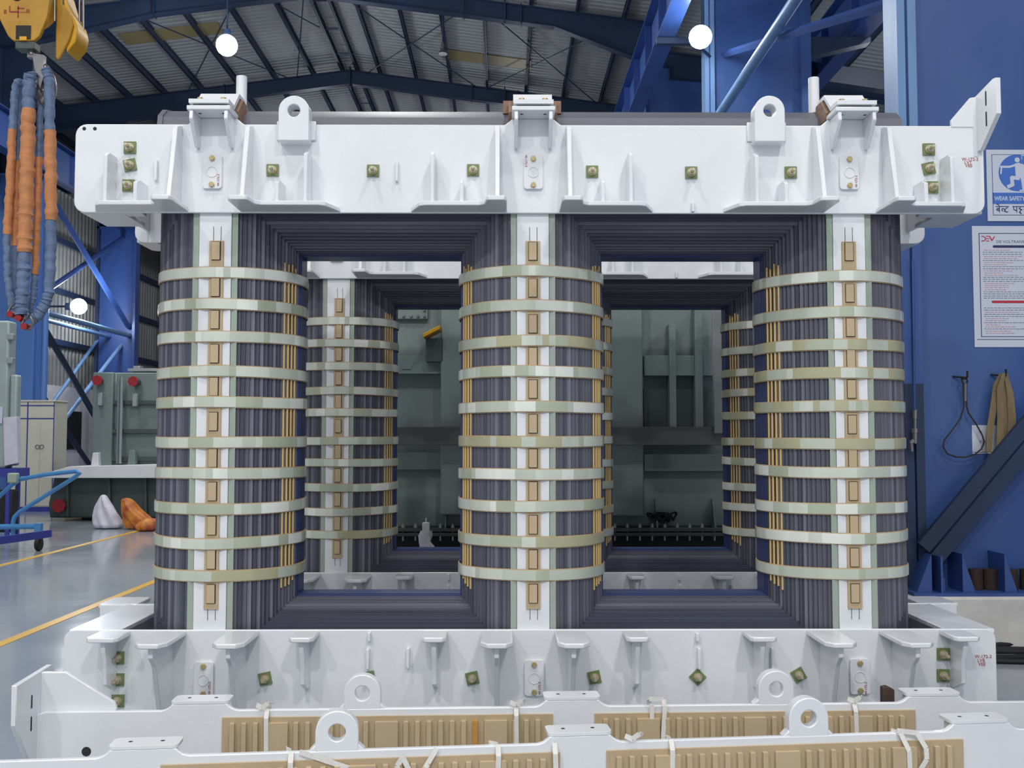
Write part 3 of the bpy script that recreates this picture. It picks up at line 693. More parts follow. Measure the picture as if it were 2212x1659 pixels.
# ================================================================== TANK BEHIND THE CORES
YT = 9.1
tk = thing('transformer_tank', 'grey green ribbed transformer tank seen through the core openings', 'transformer tank', (.1, YT, 0))
def tb(m, x0, y0, x1, y1, Y, d, mi=0):
    a = at(x0, y0, Y); b = at(x1, y1, Y); m.box(a.x-.1, b.x-.1, Y-YT, Y-YT+d, b.z, a.z, mi)
m = MB(GREY, GREYD); m.box(-2.3, 2.5, 0, 1.3, .87, 3.35); m.build('shell', tk, .01)
m = MB(GREYD); m.box(-2.4, 2.6, -.16, 1.4, .80, .83); m.box(-2.4, 2.6, -.16, 1.4, .84, .87); m.build('bottom_flange', tk, .003)
m = MB(BLACK); m.box(-2.2, 2.4, -.0, 1.2, 0, .80); m.build('undercarriage', tk)
def tpart(name, x0, y0, x1, y1, Y, d, mt, bv=.006):
    m = MB(mt); tb(m, x0, y0, x1, y1, Y, d); return m.build(name, tk, bv)
tpart('stiffener', 700, 768, 955, 808, 8.98, .14, GREY); tpart('stiffener', 700, 977, 955, 1015, 8.98, .14, GREY)
tpart('stiffener', 1391, 768, 1600, 812, 8.98, .14, GREY); tpart('stiffener', 1391, 981, 1600, 1018, 8.98, .14, GREY)
tpart('stiffener', 953, 560, 1200, 1112, 8.9, .22, GREY, .012); tpart('stiffener', 1290, 560, 1391, 1115, 8.9, .22, GREY, .012)
tpart('cross_beam', 700, 922, 1600, 962, 8.62, .06, GREYBR)
tpart('cable_channel', 1540, 664, 1565, 936, 8.6, .05, GREYL, .004)
for px in (720, 960, 1418, 1543):
    m = MB(GREY); a = at(px+2, 1105, 8.95); m.prism([(-.15, .87), (-.01, .87), (-.01, 1.12), (-.06, 1.10)], 'x', a.x-.1-.006, a.x-.1+.006); m.build('gusset', tk)
for px in range(870, 1570, 27):
    m = MB(ZINC); a = at(px, 1140, 8.97); m.cyl((a.x-.1, -.1, .80-.045), (a.x-.1, -.1, .905), .009, 6); m.cyl((a.x-.1, -.1, .87), (a.x-.1, -.1, .89), .018, 6); m.build('flange_bolt', tk)
m = MB(GREY, STEEL); tb(m, 830, 640, 924, 689, 9.03, .07)
for px, py in ((872, 683), (888, 683), (903, 683), (917, 683), (917, 670), (917, 656)):
    a = at(px, py, 9.02); m.cyl((a.x-.1, -.07, a.z), (a.x-.1, -.1, a.z), .013, 6, 1)
m.build('inspection_cover', tk, .004)
m = MB(YEL, GREYD); a = at(914, 724, 8.75); b = at(950, 706, 8.75)
m.prism([(a.x-.1, a.z-.02), (b.x-.1, b.z-.02), (b.x-.1, b.z+.015), (a.x-.1, a.z+.015)], 'y', -.35, -.1); m.box(a.x-.09, b.x-.08, -.2, 0, a.z-.22, a.z-.01, 1)
m.build('yellow_cable_box', tk, .004)
m = MB(GREY); tb(m, 868, 790, 888, 797, 8.97, .02); m.build('name_tag_plate', tk)
m = MB(GREYD); tb(m, 1391, 840, 1540, 962, 9.05, .1); m.build('side_box', tk)
m = MB(GREY); tb(m, 1445, 700, 1462, 960, 8.95, .2); tb(m, 1500, 665, 1520, 960, 8.95, .2); m.build('pipe_bracket', tk, .004)
# heap of cable on the flange
o = at(1432, 1136, 8.98); m = MB(BLACK); rr = random.Random(5)
for k in range(9):
    cx, cz_ = rr.uniform(-.04, .04), rr.uniform(.02, .05); r_ = rr.uniform(.03, .075)
    pts = [(cx+r_*math.cos(t*.5)*1.3, .03*math.sin(t*1.1+k), cz_+abs(1.0*r_*math.sin(t*.5+k))) for t in range(14)]
    m.tube(pts, .009, 6)
tag(m.build('cable_coil', None, loc=(o.x, 9.0, .888)), 'small black tangle of cable resting on the grey tank flange', 'cable')
# white wrapped bushing
p = at(920, 1185, 7.95)
t = thing('wrapped_bushing', 'white plastic-wrapped bushing standing behind the second core, in the left opening', 'bushing', (p.x, 7.95, 0))
m = MB(WHITE2); m.cyl((0, 0, 0), (0, 0, .1), .12, 24); m.cyl((0, 0, .1), (0, 0, .74), .055, 20); m.cyl((0, 0, .74), (0, 0, 1.0), .029, 20); m.cyl((0, 0, 1.0), (0, 0, 1.035), .005, 8)
m.build('body', t, .003)
m = MB(PLASTW); n = 14; prev = []
vs = []; zs = [.76, .80, .85, .90, .935]; rs = [.075, .06, .045, .05, .04]
for zz, r_ in zip(zs, rs):
    for i in range(n):
        a = 2*PI*i/n; q = r_*(1+.25*math.sin(3*a+zz*20)); vs.append((q*math.cos(a)+(.02 if zz < .82 else 0), q*math.sin(a), zz))
m.add(vs, [(k*n+i, k*n+(i+1) % n, (k+1)*n+(i+1) % n, (k+1)*n+i) for k in range(4) for i in range(n)]); m.build('plastic_wrap', t)

# ================================================================== LEFT BACKGROUND
YG = 20.6
g = thing('transformer_tank', 'grey transformer tank with two red round covers, on the floor at the left', 'transformer tank', (-7.0, YG, 0))
def gl(px, py, Y=YG): p = at(px, py, Y); return p.x+7.0, p.z
m = MB(GREYD); x0, _ = gl(102, 1000); m.prism([(x0+.05, .06), (x0+.02, .35), (x0+.12, .88), (1.6, .88), (1.6, .06)], 'y', .05, 2.2)
m.build('lower_tank', g, .03)
for px in (150, 240, 318):
    x, _ = gl(px, 1000); m = MB(GREYD); m.prism([(x-.02, .10), (x+.03, .10), (x+.0, .88), (x-.04, .88)], 'y', -.05, .06); m.build('stiffener', g)
m = MB(WHITE2); x0, _ = gl(99, 1000); m.prism([(x0, .87), (x0-.02, .92), (x0+.6, 1.10), (1.7, 1.18), (1.7, .87)], 'y', -.3, 2.4); m.build('cover_plate', g, .01)
xa, z1 = gl(192, 804); xm, _ = gl(245, 804)
m = MB(GREY); m.prism([(xa+.0, .25), (xa+.06, .08), (xa+.2, 0), (xm, 0), (xm, .12), (1.6, .12), (1.6, 2), (xa, 2)], 'z', 1.1, z1); m.build('upper_tank', g, .02)
for py in (868, 930, 990):
    _, z = gl(250, py); m = MB(GREYD); m.box(xm, 1.6, .02, .14, z-.05, z+.03); m.build('stiffener', g)
for px, Y in ((258, YG-.02), (266, YG-.06)):
    x, z2 = gl(px, 815); m = MB(GREYL if px > 260 else GREY); m.cyl((x, Y-YG, 1.15), (x, Y-YG, z2), .028, 10); m.build('pipe', g)
for px, py, r_ in ((212, 822, .105), (289, 824, .105), (129, 1092, .14)):
    x, z = gl(px, py, YG-.1); m = MB(RED, GREYD); yy = -.12 if px > 200 else -.12
    pts = []
    for k in range(32): a = 2*PI*k/32; q = r_*(1 if k % 4 < 2 else .9); pts.append((x+q*math.cos(a), z+q*math.sin(a)))
    m.prism(pts, 'y', yy-.04, yy); m.cyl((x, yy, z), (x, .3, z), r_*.7, 16, 1); m.build('red_cover', g)
for px, py in ((214, 862), (289, 864)):
    x, z = gl(px, py, YG-.1); m = MB(GREYL); m.box(x-.035, x+.05, -.09, .02, z-.13, z+.13); m.build('valve_bracket', g, .01)
for px, py in ((206, 995), (285, 990)):
    x, z = gl(px, py, YG-.1); m = MB(WHITE2 if px < 250 else GREY); m.prism([(x-.09, z-.16), (x-.05, z+.16), (x+.06, z+.16), (x+.08, z-.16)], 'y', -.12, .02); m.build('lifting_bracket', g, .01)
m = MB(GREYL); x, z = gl(285, 800); m.box(x-.2, x+.45, .3, .7, z, z+.06); m.box(x-.12, x+.02, .4, .6, z+.06, z+.12); m.build('top_frame', g, .005)
m = MB(BLACK); m.box(-1.6, 1.5, .3, 2.0, 0, .06); m.build('skid', g)
# bags on the floor
def sack(name, p, pts, mt, label, cat, seed, lean=0, extra=None):
    rr = random.Random(seed); m = MB(mt); n = 44; vs = []; K_ = len(pts)
    for k, (z, rx, ry, ox) in enumerate(pts):
        for i in range(n):
            a = 2*PI*i/n; q = 1+.14*math.sin(3*a+k*.7+seed)+.10*math.sin(7*a+k*1.3)+.06*math.sin(11*a+k*2.9)
            vs.append((ox+rx*q*math.cos(a), ry*q*math.sin(a), z))
    m.add(vs, [(k*n+i, k*n+(i+1) % n, (k+1)*n+(i+1) % n, (k+1)*n+i) for k in range(K_-1) for i in range(n)]+[tuple(range(n))[::-1], tuple((K_-1)*n+i for i in range(n))])
    o = m.build(name, None, loc=(p[0], p[1], 0)); s_ = o.modifiers.new('s', 'SUBSURF'); s_.levels = 1; s_.render_levels = 1
    o.data.shade_smooth(); return tag(o, label, cat)
a = at(228, 1140, 18.8)
sack('plastic_sack', (a.x, 18.9), [(0, .22, .2, .04), (.06, .27, .22, .04), (.25, .22, .18, -.02), (.4, .16, .14, -.06), (.52, .09, .1, -.08), (.6, .06, .06, -.09), (.62, .02, .02, -.09)], PLASTW, 'white plastic sack slumped on the floor in front of the grey tank', 'sack', 2)
a = at(283, 1142, 18.6)
sack('orange_sack', (a.x+.05, 18.75), [(0, .26, .18, .10), (.06, .3, .2, .10), (.18, .26, .18, .02), (.32, .18, .15, -.1), (.44, .14, .12, -.16), (.54, .10, .1, -.2), (.57, .04, .04, -.2)], ORSACK, 'orange and red printed sack lying next to the white plastic one', 'sack', 4)
a = at(314, 1140, 18.3)
sack('orange_sack', (a.x+.02, 18.35), [(0, .2, .12, 0), (.08, .24, .14, 0), (.18, .2, .12, .03), (.24, .05, .05, .05)], ORSACK, 'low orange sack lying flat against the nearest core, right of the taller printed one', 'sack', 6)
# cream cabinet
p = at(30, 868, 25.0)
cb = thing('cabinet', 'cream metal cabinet with blue edge lines standing by the blue column', 'cabinet', (-10.75, 23.3, 0))
def cl_(px, py): q = at(px, py, 23.3); return q.x+10.75, q.z
xl, zt = cl_(28, 868); xr, _ = cl_(118, 868)
m = MB(CREAM); m.box(xl, xr, 0, .7, .1, zt); m.box(xl-.02, xr+.02, -.02, .72, zt, zt+.04); m.build('body', cb, .01)
m = MB(NAVY)
for px in (60,): x, _ = cl_(px, 900); m.box(x-.012, x+.012, -.008, 0, .1, zt)
for py in (876, 904): _, z = cl_(60, py); m.box(xl, xr, -.009, 0, z-.012, z+.012)
m.box(xr-.012, xr+.004, -.009, 0, .1, zt); m.box(xl, xr, -.02, .02, 0, .1); m.build('edge_trim', cb)
x, _ = cl_(88, 900); _, zd = cl_(88, 906)
for sg in (-1, 1):
    m = MB(CREAM, STEEL); x2 = (xr-.03) if sg > 0 else cl_(62, 900)[0]; m.box(x+sg*.006, x2, -.012, 0, .13, zd-.02)
    d = m.build('door', cb, .004)
    m = MB(STEEL); _, zh = cl_(88, 965); m.ring((x+sg*.05, zh), 'y', .05, .04, -.03, -.012, 16); m.build('handle', d)
# black board, cardboard box on the wall side
m = MB(BLACK); a = at(118, 885, 28.8); m.box(XL+.005, XL+.04, 28.3, 30.6, 1.35, 2.45); tag(m.build('notice_board'), 'black board on the white masonry wall beside the cream cabinet', 'board')
m = MB(CARDB); m.box(0, .55, 0, .6, 0, .75); tag(m.build('cardboard_box', None, .01, loc=(-11.9, 27.0, .0)), 'tan carton standing by the white wall, right of the cream cabinet', 'box')
# far-left grey unit on a blue stand
fl = thing('control_cubicle', 'pale grey cubicle at the left edge of the photo, standing on a navy blue stand', 'control cubicle', (-8.9, 17.0, 0))
m = MB(GREYL2); m.box(-.7, .62, 0, .28, 1.16, 3.62); m.box(.62, .74, .08, .25, 1.2, 2.72); m.build('body', fl, .03)
for z in (2.9, 3.3): m = MB(GREYL); m.box(.60, .70, -.02, .1, z, z+.1); m.build('hinge', fl, .01)
m = MB(PAPER); m.box(.36, .56, -.03, -.005, 1.9, 2.18); m.build('paper_sheet', fl)
m = MB(PLASTW); m.prism([(.62, 1.2), (.58, 2.0), (.80, 2.02), (.84, 1.25)], 'y', -.03, .1); m.build('plastic_wrap', fl)
m = MB(NAVY); m.box(-.9, .85, -.1, .38, 1.02, 1.16); m.build('stand', fl)
for x in (-.8, .66):
    for y in (-.05, .28): m = MB(NAVY); m.box(x, x+.06, y, y+.06, 0, 1.02); m.build('leg', fl)
m = MB(BLACK); m.box(-.1, .75, .0, .25, 0.1, .80); m.build('battery_bin', fl, .03)
# blue trolley with tubular handle
tr = thing('hand_trolley', 'bright blue tubular hand trolley with navy deck rail at lower left', 'trolley', at(60, 1185, 15.3)*1)
T0 = tr.location.copy(); T0.z = 0; tr.location = T0
def tp(px, py, Y): return at(px, py, Y)-T0
m = MB(BLUEBR); m.tube([tp(28, 1158, 15.4), tp(28, 1128, 15.4), tp(31, 1117, 15.4), tp(42, 1106, 15.4), tp(160, 1032, 15.0), tp(173, 1021, 14.9), tp(165, 1018, 15.0), tp(100, 1025, 15.2), tp(45, 1035, 15.4), tp(25, 1048, 15.5), tp(-10, 1080, 15.6)], .032, 12)
m.build('handle', tr)
m = MB(BLUEBR); m.cyl(tp(-60, 1139, 15.4), tp(84, 1137, 15.2), .04, 12); a = tp(84, 1130, 15.2); b = tp(84, 1166, 15.2)
m.box(a.x-.045, a.x+.045, a.y-.05, a.y+.05, b.z-.0, a.z); m.cyl(tp(-60, 1160, 15.4), tp(80, 1160, 15.2), .018, 8); m.build('frame', tr, .005)
m = MB(NAVY); a = tp(107, 1155, 15.1); b = tp(107, 1170, 15.1); c = tp(-60, 1190, 13.6); zz0 = .20; zz1 = .31
m.add([(a.x, a.y, zz0), (a.x, a.y, zz1), (c.x, c.y, zz1), (c.x, c.y, zz0), (a.x, a.y+.08, zz0), (a.x, a.y+.08, zz1), (c.x, c.y+.08, zz1), (c.x, c.y+.08, zz0)], [(0, 1, 2, 3), (4, 5, 6, 7), (0, 1, 5, 4), (2, 3, 7, 6), (1, 2, 6, 5), (0, 3, 7, 4)])
m.build('deck_rail', tr, .005)
for px, Y in ((80, 15.1), (-40, 14.2)):
    a = tp(px, 1170, Y); m = MB(BLACK); m.cyl((a.x-.03, a.y+.06, .10), (a.x+.03, a.y+.06, .10), .10, 20); m.box(a.x-.045, a.x+.045, a.y+.02, a.y+.1, .12, .21); m.build('wheel', tr, .01)
m = MB(GREENS); a = tp(33, 1033, 15.4); m.box(a.x-.08, a.x+.06, a.y-.1, a.y+.02, a.z-.07, a.z+.08); m.build('clamp_block', tr, .02)
# ================================================================== CRANE HOOK AND SLINGS
YH = 8.0
hk = thing('crane_hook_block', 'yellow crane hook block hanging in the upper left corner', 'crane hook', (at(60, 94, YH).x, YH, at(60, 94, YH).z))
HB = hk.location.copy()
def hp(px, py, dy=0): q = at(px, py, YH)-HB; return Vector((q.x, dy, q.z))
def poly(pts): return [(hp(a, b).x, hp(a, b).z) for a, b in pts]
m = MB(YELD, YEL); m.prism(poly([(-16, -60), (-4, 10), (8, 50), (25, 84), (36, 94), (80, 94), (92, 84), (108, 45), (116, 0), (112, -60)]), 'y', -.06, -.02, 0); m.build('side_plate', hk, .006)
m = MB(YEL, BLACK); c = hp(52, -4); m.cyl((c.x, -.02, c.z), (c.x, .16, c.z), .215, 40); c = hp(45, -2); m.cyl((c.x, -.058, c.z), (c.x, -.066, c.z), .043, 24, 1); m.build('sheave_housing', hk, .01)
m = MB(YELD, YEL); m.prism(poly([(110, -50), (108, 50), (107, 112), (112, 120), (118, 112), (138, 72), (146, 42), (138, 14), (122, -4), (118, -50)]), 'y', .10, .13, 0)
m.prism(poly([(120, -40), (128, 100), (148, 76), (153, 50), (148, 30), (132, 2)]), 'y', .13, .36, 1); m.build('rear_guard', hk, .01)
m = MB(BLACK, YEL); a = hp(43, 62); b = hp(74, 91); m.box(a.x, b.x, -.066, -.058, b.z, a.z, 0); a = hp(51, 86); b = hp(66, 94); m.box(a.x, b.x, -.07, -.06, b.z, a.z, 1); m.build('window', hk)
m = MB(RED)                                       # hand-painted red marks on the block
for (x0_, y0_, x1_, y1_) in ((28, 20, 30, 31), (28, 31, 46, 33), (46, 20, 48, 45), (46, 24, 60, 26), (30, 33, 64, 34), (17, 28, 19, 37), (20.5, 28, 22, 37), (65, 27, 67, 35), (69, 27, 71, 35)):
    a = hp(x0_, y0_); b = hp(x1_, y1_); m.box(a.x, b.x, -.0625, -.06, b.z, a.z)
m.build('painted_mark', hk)
m = MB(GREYD, STEEL); a = hp(39, 94); b = hp(80, 110); m.box(a.x, b.x, -.05, .06, b.z, a.z); a = hp(66, 104, .02); m.cyl(hp(66, 94, .02), hp(66, 118, .02), .03, 16, 1)
m.build('crosshead', hk, .005)
m = MB(STEEL)
m.prism(poly([(58, 112), (95, 118), (93, 150), (96, 158), (88, 185), (86, 192), (74, 150), (70, 124), (58, 124)]), 'y', .0, .05)
pts = [hp(80, 125, .05), hp(94, 145, .05), hp(102, 165, .06), hp(104, 185, .06), hp(98, 203, .07), hp(87, 210, .07), hp(78, 200, .08), hp(72, 182, .08), hp(66, 160, .08)]
m.tube(pts, .03, 12, rs=[.02, .035, .04, .045, .05, .05, .045, .03, .012]); m.build('hook', hk, .004)
for px, dy in ((138, .3), (143, .32), (147, .3), (0, .1), (112, .05)): m = MB(STEEL); m.cyl(hp(px, 40, dy), hp(px+1, -520, dy), .009, 8); m.build('wire_rope', hk)
def sling(pts, rr_, splits, dy, label):
    # pts px path; splits = [(y_from,y_to)] orange sleeve
    o = Vector(at(pts[0][0], pts[0][1], YH+dy)); P = []
    n = 90
    def interp(t):
        f = t*(len(pts)-1); i = min(int(f), len(pts)-2); u = f-i
        return (pts[i][0]*(1-u)+pts[i+1][0]*u, pts[i][1]*(1-u)+pts[i+1][1]*u)
    A = []; 
    for k in range(n+1): q = interp(k/n); A.append(q)
    rs = [rr_*(1+.09*math.sin(k*1.9)+.06*math.sin(k*3.7+pts[0][0])) for k in range(n+1)]
    W = [Vector(at(x+.8*math.sin(k*.9), y, YH+dy))-o for k, (x, y) in enumerate(A)]
    t = thing('lifting_sling', label, 'lifting sling', o, 0, None)
    m = MB(SLBLUE); m.tube(W, rr_*.9, 12, rs=[r*.92 for r in rs]); m.build('webbing', t)
    for (ya, yb_) in splits:
        idx = [k for k, (x, y) in enumerate(A) if ya <= y <= yb_]
        m = MB(ORANGE); m.tube([W[k] for k in idx], rr_, 12, rs=[rs[k]*1.06 for k in idx]); m.build('sleeve', t)
K1 = .00364
sling([(40, 172), (32, 190), (27, 270), (20, 420), (14, 520), (16, 600), (26, 668)], 8*K1, [(275, 512)], .06, 'leftmost of the orange and blue lifting slings under the yellow hook')
sling([(46, 176), (42, 190), (38, 300), (35, 420), (33, 560), (31, 640), (40, 676)], 9*K1, [(345, 532)], .14, 'narrow lifting sling second from the left under the yellow hook')
sling([(66, 160), (63, 180), (60, 300), (56, 450), (52, 560), (48, 640), (46, 680)], 14*K1, [(236, 547)], -.03, 'fattest lifting sling, in front of the other slings under the yellow hook')
sling([(88, 200), (88, 230), (84, 340), (80, 480), (76, 590), (72, 640), (62, 682)], 7.5*K1, [(336, 596)], .08, 'thin lifting sling between the fattest one and the rightmost one')
sling([(98, 150), (106, 175), (108, 300), (110, 420), (110, 540), (106, 630), (98, 655), (84, 680), (68, 692)], 12*K1, [(280, 478)], .03, 'rightmost lifting sling under the yellow hook, its blue end curving left')
def shackle(px, py, lbl):
    o = at(px, py, YH-.02); m = MB(STEEL); m.tube([(-.02, 0, .05), (-.045, 0, .0), (-.03, 0, -.035), (0, 0, -.045), (.03, 0, -.035), (.045, 0, .0), (.02, 0, .05)], .012, 8)
    t = thing('shackle', lbl, 'shackle', o); m.build('bow', t)
    m = MB(RED); m.cyl((-.01, -.05, -.03), (-.01, .04, -.03), .026, 14); m.build('red_pin', t)
shackle(30, 672, 'leftmost steel shackle with red pin at the foot of the slings')
shackle(48, 680, 'steel shackle with bright red pin at the centre of the sling ends')
shackle(60, 698, 'lowest steel shackle with red pin hanging below the sling ends')

# ================================================================== LAMPS
def lamp(x, y, z, r, top, label, lit=True, p=300):
    t = thing('high_bay_lamp', label, 'ceiling lamp', (x, y, z))
    if lit:
        m = MB(LAMPM); m.sphere((0, 0, 0), r, 0, 24, 12, -1, 1); m.build('glass_globe', t)
        m = MB(STEELB); m.cyl((0, 0, r*.96), (0, 0, r*1.5), r*.35, 14); m.cyl((0, 0, r*1.5), (0, 0, top-z), .018, 8); m.build('stem', t)
        point(x, y-r-.12, z-r-.1, p, .15)
    else:
        m = MB(GREYD); m.cyl((0, 0, 0), (0, 0, .12), r, 20, r1=r*.45); m.cyl((0, 0, .12), (0, 0, .26), r*.42, 12); m.build('shade', t)
        m = MB(WHITE2); m.cyl((0, 0, -.01), (0, 0, .0), r*.9, 20); m.build('lens', t)
        m = MB(STEELB); m.cyl((0, 0, .26), (0, 0, top-z), .025, 8); m.build('stem', t)
p = at(490, 98, 22.4); lamp(p.x, 22.4, p.z, .235, zb(p.x)+.42, 'glowing lamp hanging from the roof above the left end of the core', True, 350)
p = at(957, 112, 24.6); lamp(p.x, 24.6, p.z-.05, .12, zb(p.x)+.43, 'small unlit lamp hanging from the middle of the roof', False)
p = at(1513, 80, 15.5)
t = thing('flood_lamp', 'glaring lamp fixed to the dark blue column at the right', 'flood lamp', (p.x, 15.5, p.z))
m = MB(LAMPM); m.sphere((0, 0, 0), .178, 0, 24, 12, -1, 1); m.build('glass_globe', t)
m = MB(STEELB); m.cyl((0, .17, 0), (0, .3, 0), .1, 14); m.cyl((0, .3, 0), (.32, .82, 0), .025, 8); m.build('bracket', t)
point(p.x-.3, 14.9, p.z-.3, 55)
p = at(170, 662, 28.2)
t = thing('flood_lamp', 'glowing round lamp on the left wall above the white masonry', 'flood lamp', (p.x, 28.2, p.z))
m = MB(LAMPM); m.sphere((0, 0, 0), .22, 0, 24, 12, -1, 1); m.build('glass_globe', t)
m = MB(STEELB); m.cyl((-.2, 0, 0), (-.35, 0, 0), .1, 14); m.cyl((-.35, 0, 0), (XL-p.x+.02, 0, 0), .03, 8); m.build('bracket', t)
point(p.x+.4, 28.0, p.z, 200)

# ================================================================== RIGHT COLUMN DRESSING
YC = 8.40                                            # face of the web plate
pl = MB(CONC); pl.box(3.19, 5.6, 8.02, 9.4, 0, .41); struct(pl.build('trim_86', bevel=.02))
m = MB(BLUEC); m.box(3.22, 5.4, 8.06, 9.2, .41, .435); struct(m.build('trim_85'))
def rp(px, py, Y): return at(px, py, Y)
for i, (px, side) in enumerate(((2057, 1), (2146, 1), (1992, -1))):
    a = rp(px, 1196, 8.3); m = MB(BLUE)
    x = a.x; m.prism([(x, .435), (x, .435+.30), (x+side*.10, .435)] if side > 0 else [(x, .435), (x, .735), (x-.12, .435)], 'y', 8.12, 8.40)
    struct(m.build('trim_%d' % (75+i), smooth=False))
a = rp(2020, 1200, 8.2); m = MB(BLUE); m.box(a.x-.008, a.x+.008, 8.08, 8.4, .435, .72); struct(m.build('trim_78'))
for i, px in enumerate((1996, 2041)):
    a = rp(px, 1270, 8.15); t = thing('anchor_bolt', ('blue painted anchor bolt at the foot of the column, %s' % ('beside the core', 'right of the upright stiffener')[i]), 'bolt', (a.x, 8.2, .435))
    m = MB(BLUE); m.cyl((0, 0, 0), (0, 0, .10), .028, 6); m.cyl((0, 0, .10), (0, 0, .15), .017, 12); m.build('nut', t)
for i, px in enumerate((2114, 2145, 2186, 2226)):
    a = rp(px, 1270, 8.22); t = MB(RUST); t.cyl((0, 0, 0), (0, 0, .165), .055, 28)
    o = t.build('steel_cylinder', None, .004, loc=(a.x, 8.27 if i != 2 else 8.24, .435))
    tag(o, ('leftmost rusty brown cylinder standing on the column base plate', 'second rusty brown cylinder from the left on the column base plate, touching the first', 'rusty brown cylinder on the base plate just right of the second triangular gusset', 'rusty brown cylinder on the base plate cut off by the right edge of the photo')[i], 'steel cylinder')
# diagonal dark brace in front of the column
m = MB(STEELB); a = rp(2010, 1195, 8.2); b = rp(2290, 860, 8.2); d = (b-a).normalized(); nn = Vector((-d.z, 0, d.x))
for off in (-.062, .062):
    c0 = a+nn*off; c1 = b+nn*off; w_ = nn*.053
    m.add([c0-w_, c1-w_, c1+w_, c0+w_, c0-w_+Vector((0, .012, 0)), c1-w_+Vector((0, .012, 0)), c1+w_+Vector((0, .012, 0)), c0+w_+Vector((0, .012, 0))],
          [(0, 1, 2, 3), (4, 5, 6, 7), (0, 1, 5, 4), (1, 2, 6, 5), (2, 3, 7, 6), (3, 0, 4, 7)])
    e = nn*(.053 if off > 0 else -.053)
    m.add([c0+e, c1+e, c1+e+Vector((0, .05, 0)), c0+e+Vector((0, .05, 0)), c0+e*1.15, c1+e*1.15, c1+e*1.15+Vector((0, .05, 0)), c0+e*1.15+Vector((0, .05, 0))], [(0, 1, 2, 3), (4, 5, 6, 7), (0, 1, 5, 4), (3, 2, 6, 7)])
for v in range(len(m.v)): pass
tag(m.build('steel_brace', smooth=False), 'wide dark double-angle brace slanting across the foot of the signposted column', 'steel brace')
# safety sign
YS = YC-.003
def sgp(o, px, py): q = rp(px, py, YC); return q.x-o.x, q.z-o.z
o0 = rp(2133, 478, YC); sg = thing('safety_sign', 'WEAR SAFETY BELT sign with a blue pictogram circle, on the blue column', 'sign', (o0.x, YS, o0.z))
m = MB(PAPER); m.box(0, .60, -.004, 0, 0, .605); m.build('panel', sg)
m = MB(PBLUE, PNAVY)
fx0, fx1, fz0, fz1 = .045, .555, .05, .565
for (a0, a1, b0, b1) in ((fx0, fx1, fz1-.003, fz1), (fx0, fx1, fz0, fz0+.004), (fx0, fx0+.004, fz0, fz1), (fx1-.004, fx1, fz0, fz1)): m.box(a0, a1, -.0055, -.004, b0, b1, 1)
m.box(fx0, fx1, -.0055, -.004, .145, .24, 0); ccx, ccz, cr = .275, .375, .205*.98
ccx, ccz = sgp(o0, 2196, 374); cr = .155
m.cyl((ccx, -.004, ccz), (ccx, -.0055, ccz), cr, 48, 0); m.build('printed_frame', sg)
m = MB(PAPER)
U = lambda px, py: sgp(o0, px, py)
SN = [0]
def stroke(pts, w_, y0=-.0068, y1=-.0055, mm=m):
    for (x0_, z0_), (x1_, z1_) in zip(pts, pts[1:]):
        d = Vector((x1_-x0_, z1_-z0_)); 
        if d.length < 1e-6: continue
        SN[0] += 1; y0 -= .00012*(1+SN[0] % 7)
        d.normalize(); q = Vector((-d.y, d.x))*w_/2; e = d*w_*.2
        mm.prism([(x0_-e.x+q.x, z0_-e.y+q.y), (x0_-e.x-q.x, z0_-e.y-q.y), (x1_+e.x-q.x, z1_+e.y-q.y), (x1_+e.x+q.x, z1_+e.y+q.y)], 'y', y0, y1)
hx, hz = U(2196, 346); m.cyl((hx, -.0055, hz), (hx, -.0068, hz), .021, 20)
m.prism([U(2191, 354), U(2200, 352), U(2212, 360), U(2213, 384), U(2193, 386)], 'y', -.0068, -.0055)
stroke([U(2196, 356), U(2180, 361), U(2160, 361)], .018); stroke([U(2162, 361), U(2161, 376)], .012)
stroke([U(2200, 386), U(2184, 384), U(2186, 400), U(2176, 404)], .03); stroke([U(2208, 384), U(2212, 410)], .035); stroke([U(2202, 412), U(2216, 412)], .012)
stroke([U(2206, 356), U(2222, 372), U(2226, 392)], .018); stroke([U(2206, 325), U(2206, 345)], .005)
m.build('pictogram', sg)
textmesh('WEAR SAFETY BELT', .050, PAPER, (.060, -.006, .174), RX_, sg, 'lettering', .80, bold=.0012)
m = MB(PNAVY)                                         # devanagari line, stroke by stroke
def S_(pts, w_=.006): stroke([(.06+a*.001, .065+b*.001) for a, b in pts], w_, -.0055, -.004, m)
S_([(10, 58), (118, 58)]); S_([(150, 58), (300, 58)])
S_([(40, 58), (40, 10)]); S_([(40, 42), (24, 44), (16, 34), (22, 24), (40, 26)]); S_([(18, 30), (38, 38)], .004); S_([(40, 60), (30, 76), (16, 78)])
S_([(76, 40), (62, 40), (60, 24), (68, 22)]); S_([(76, 42), (86, 26), (78, 14)]); S_([(106, 58), (106, 48), (90, 40), (84, 26), (94, 12), (110, 14)])
S_([(160, 58), (160, 32), (176, 26), (184, 30)]); S_([(184, 58), (184, 8)]); S_([(214, 58), (214, 46), (202, 42), (216, 34), (228, 34), (214, 22), (206, 10), (222, -2)]); S_([(244, 34), (262, 34)]); S_([(262, 58), (262, 8)])
m.build('hindi_lettering', sg)
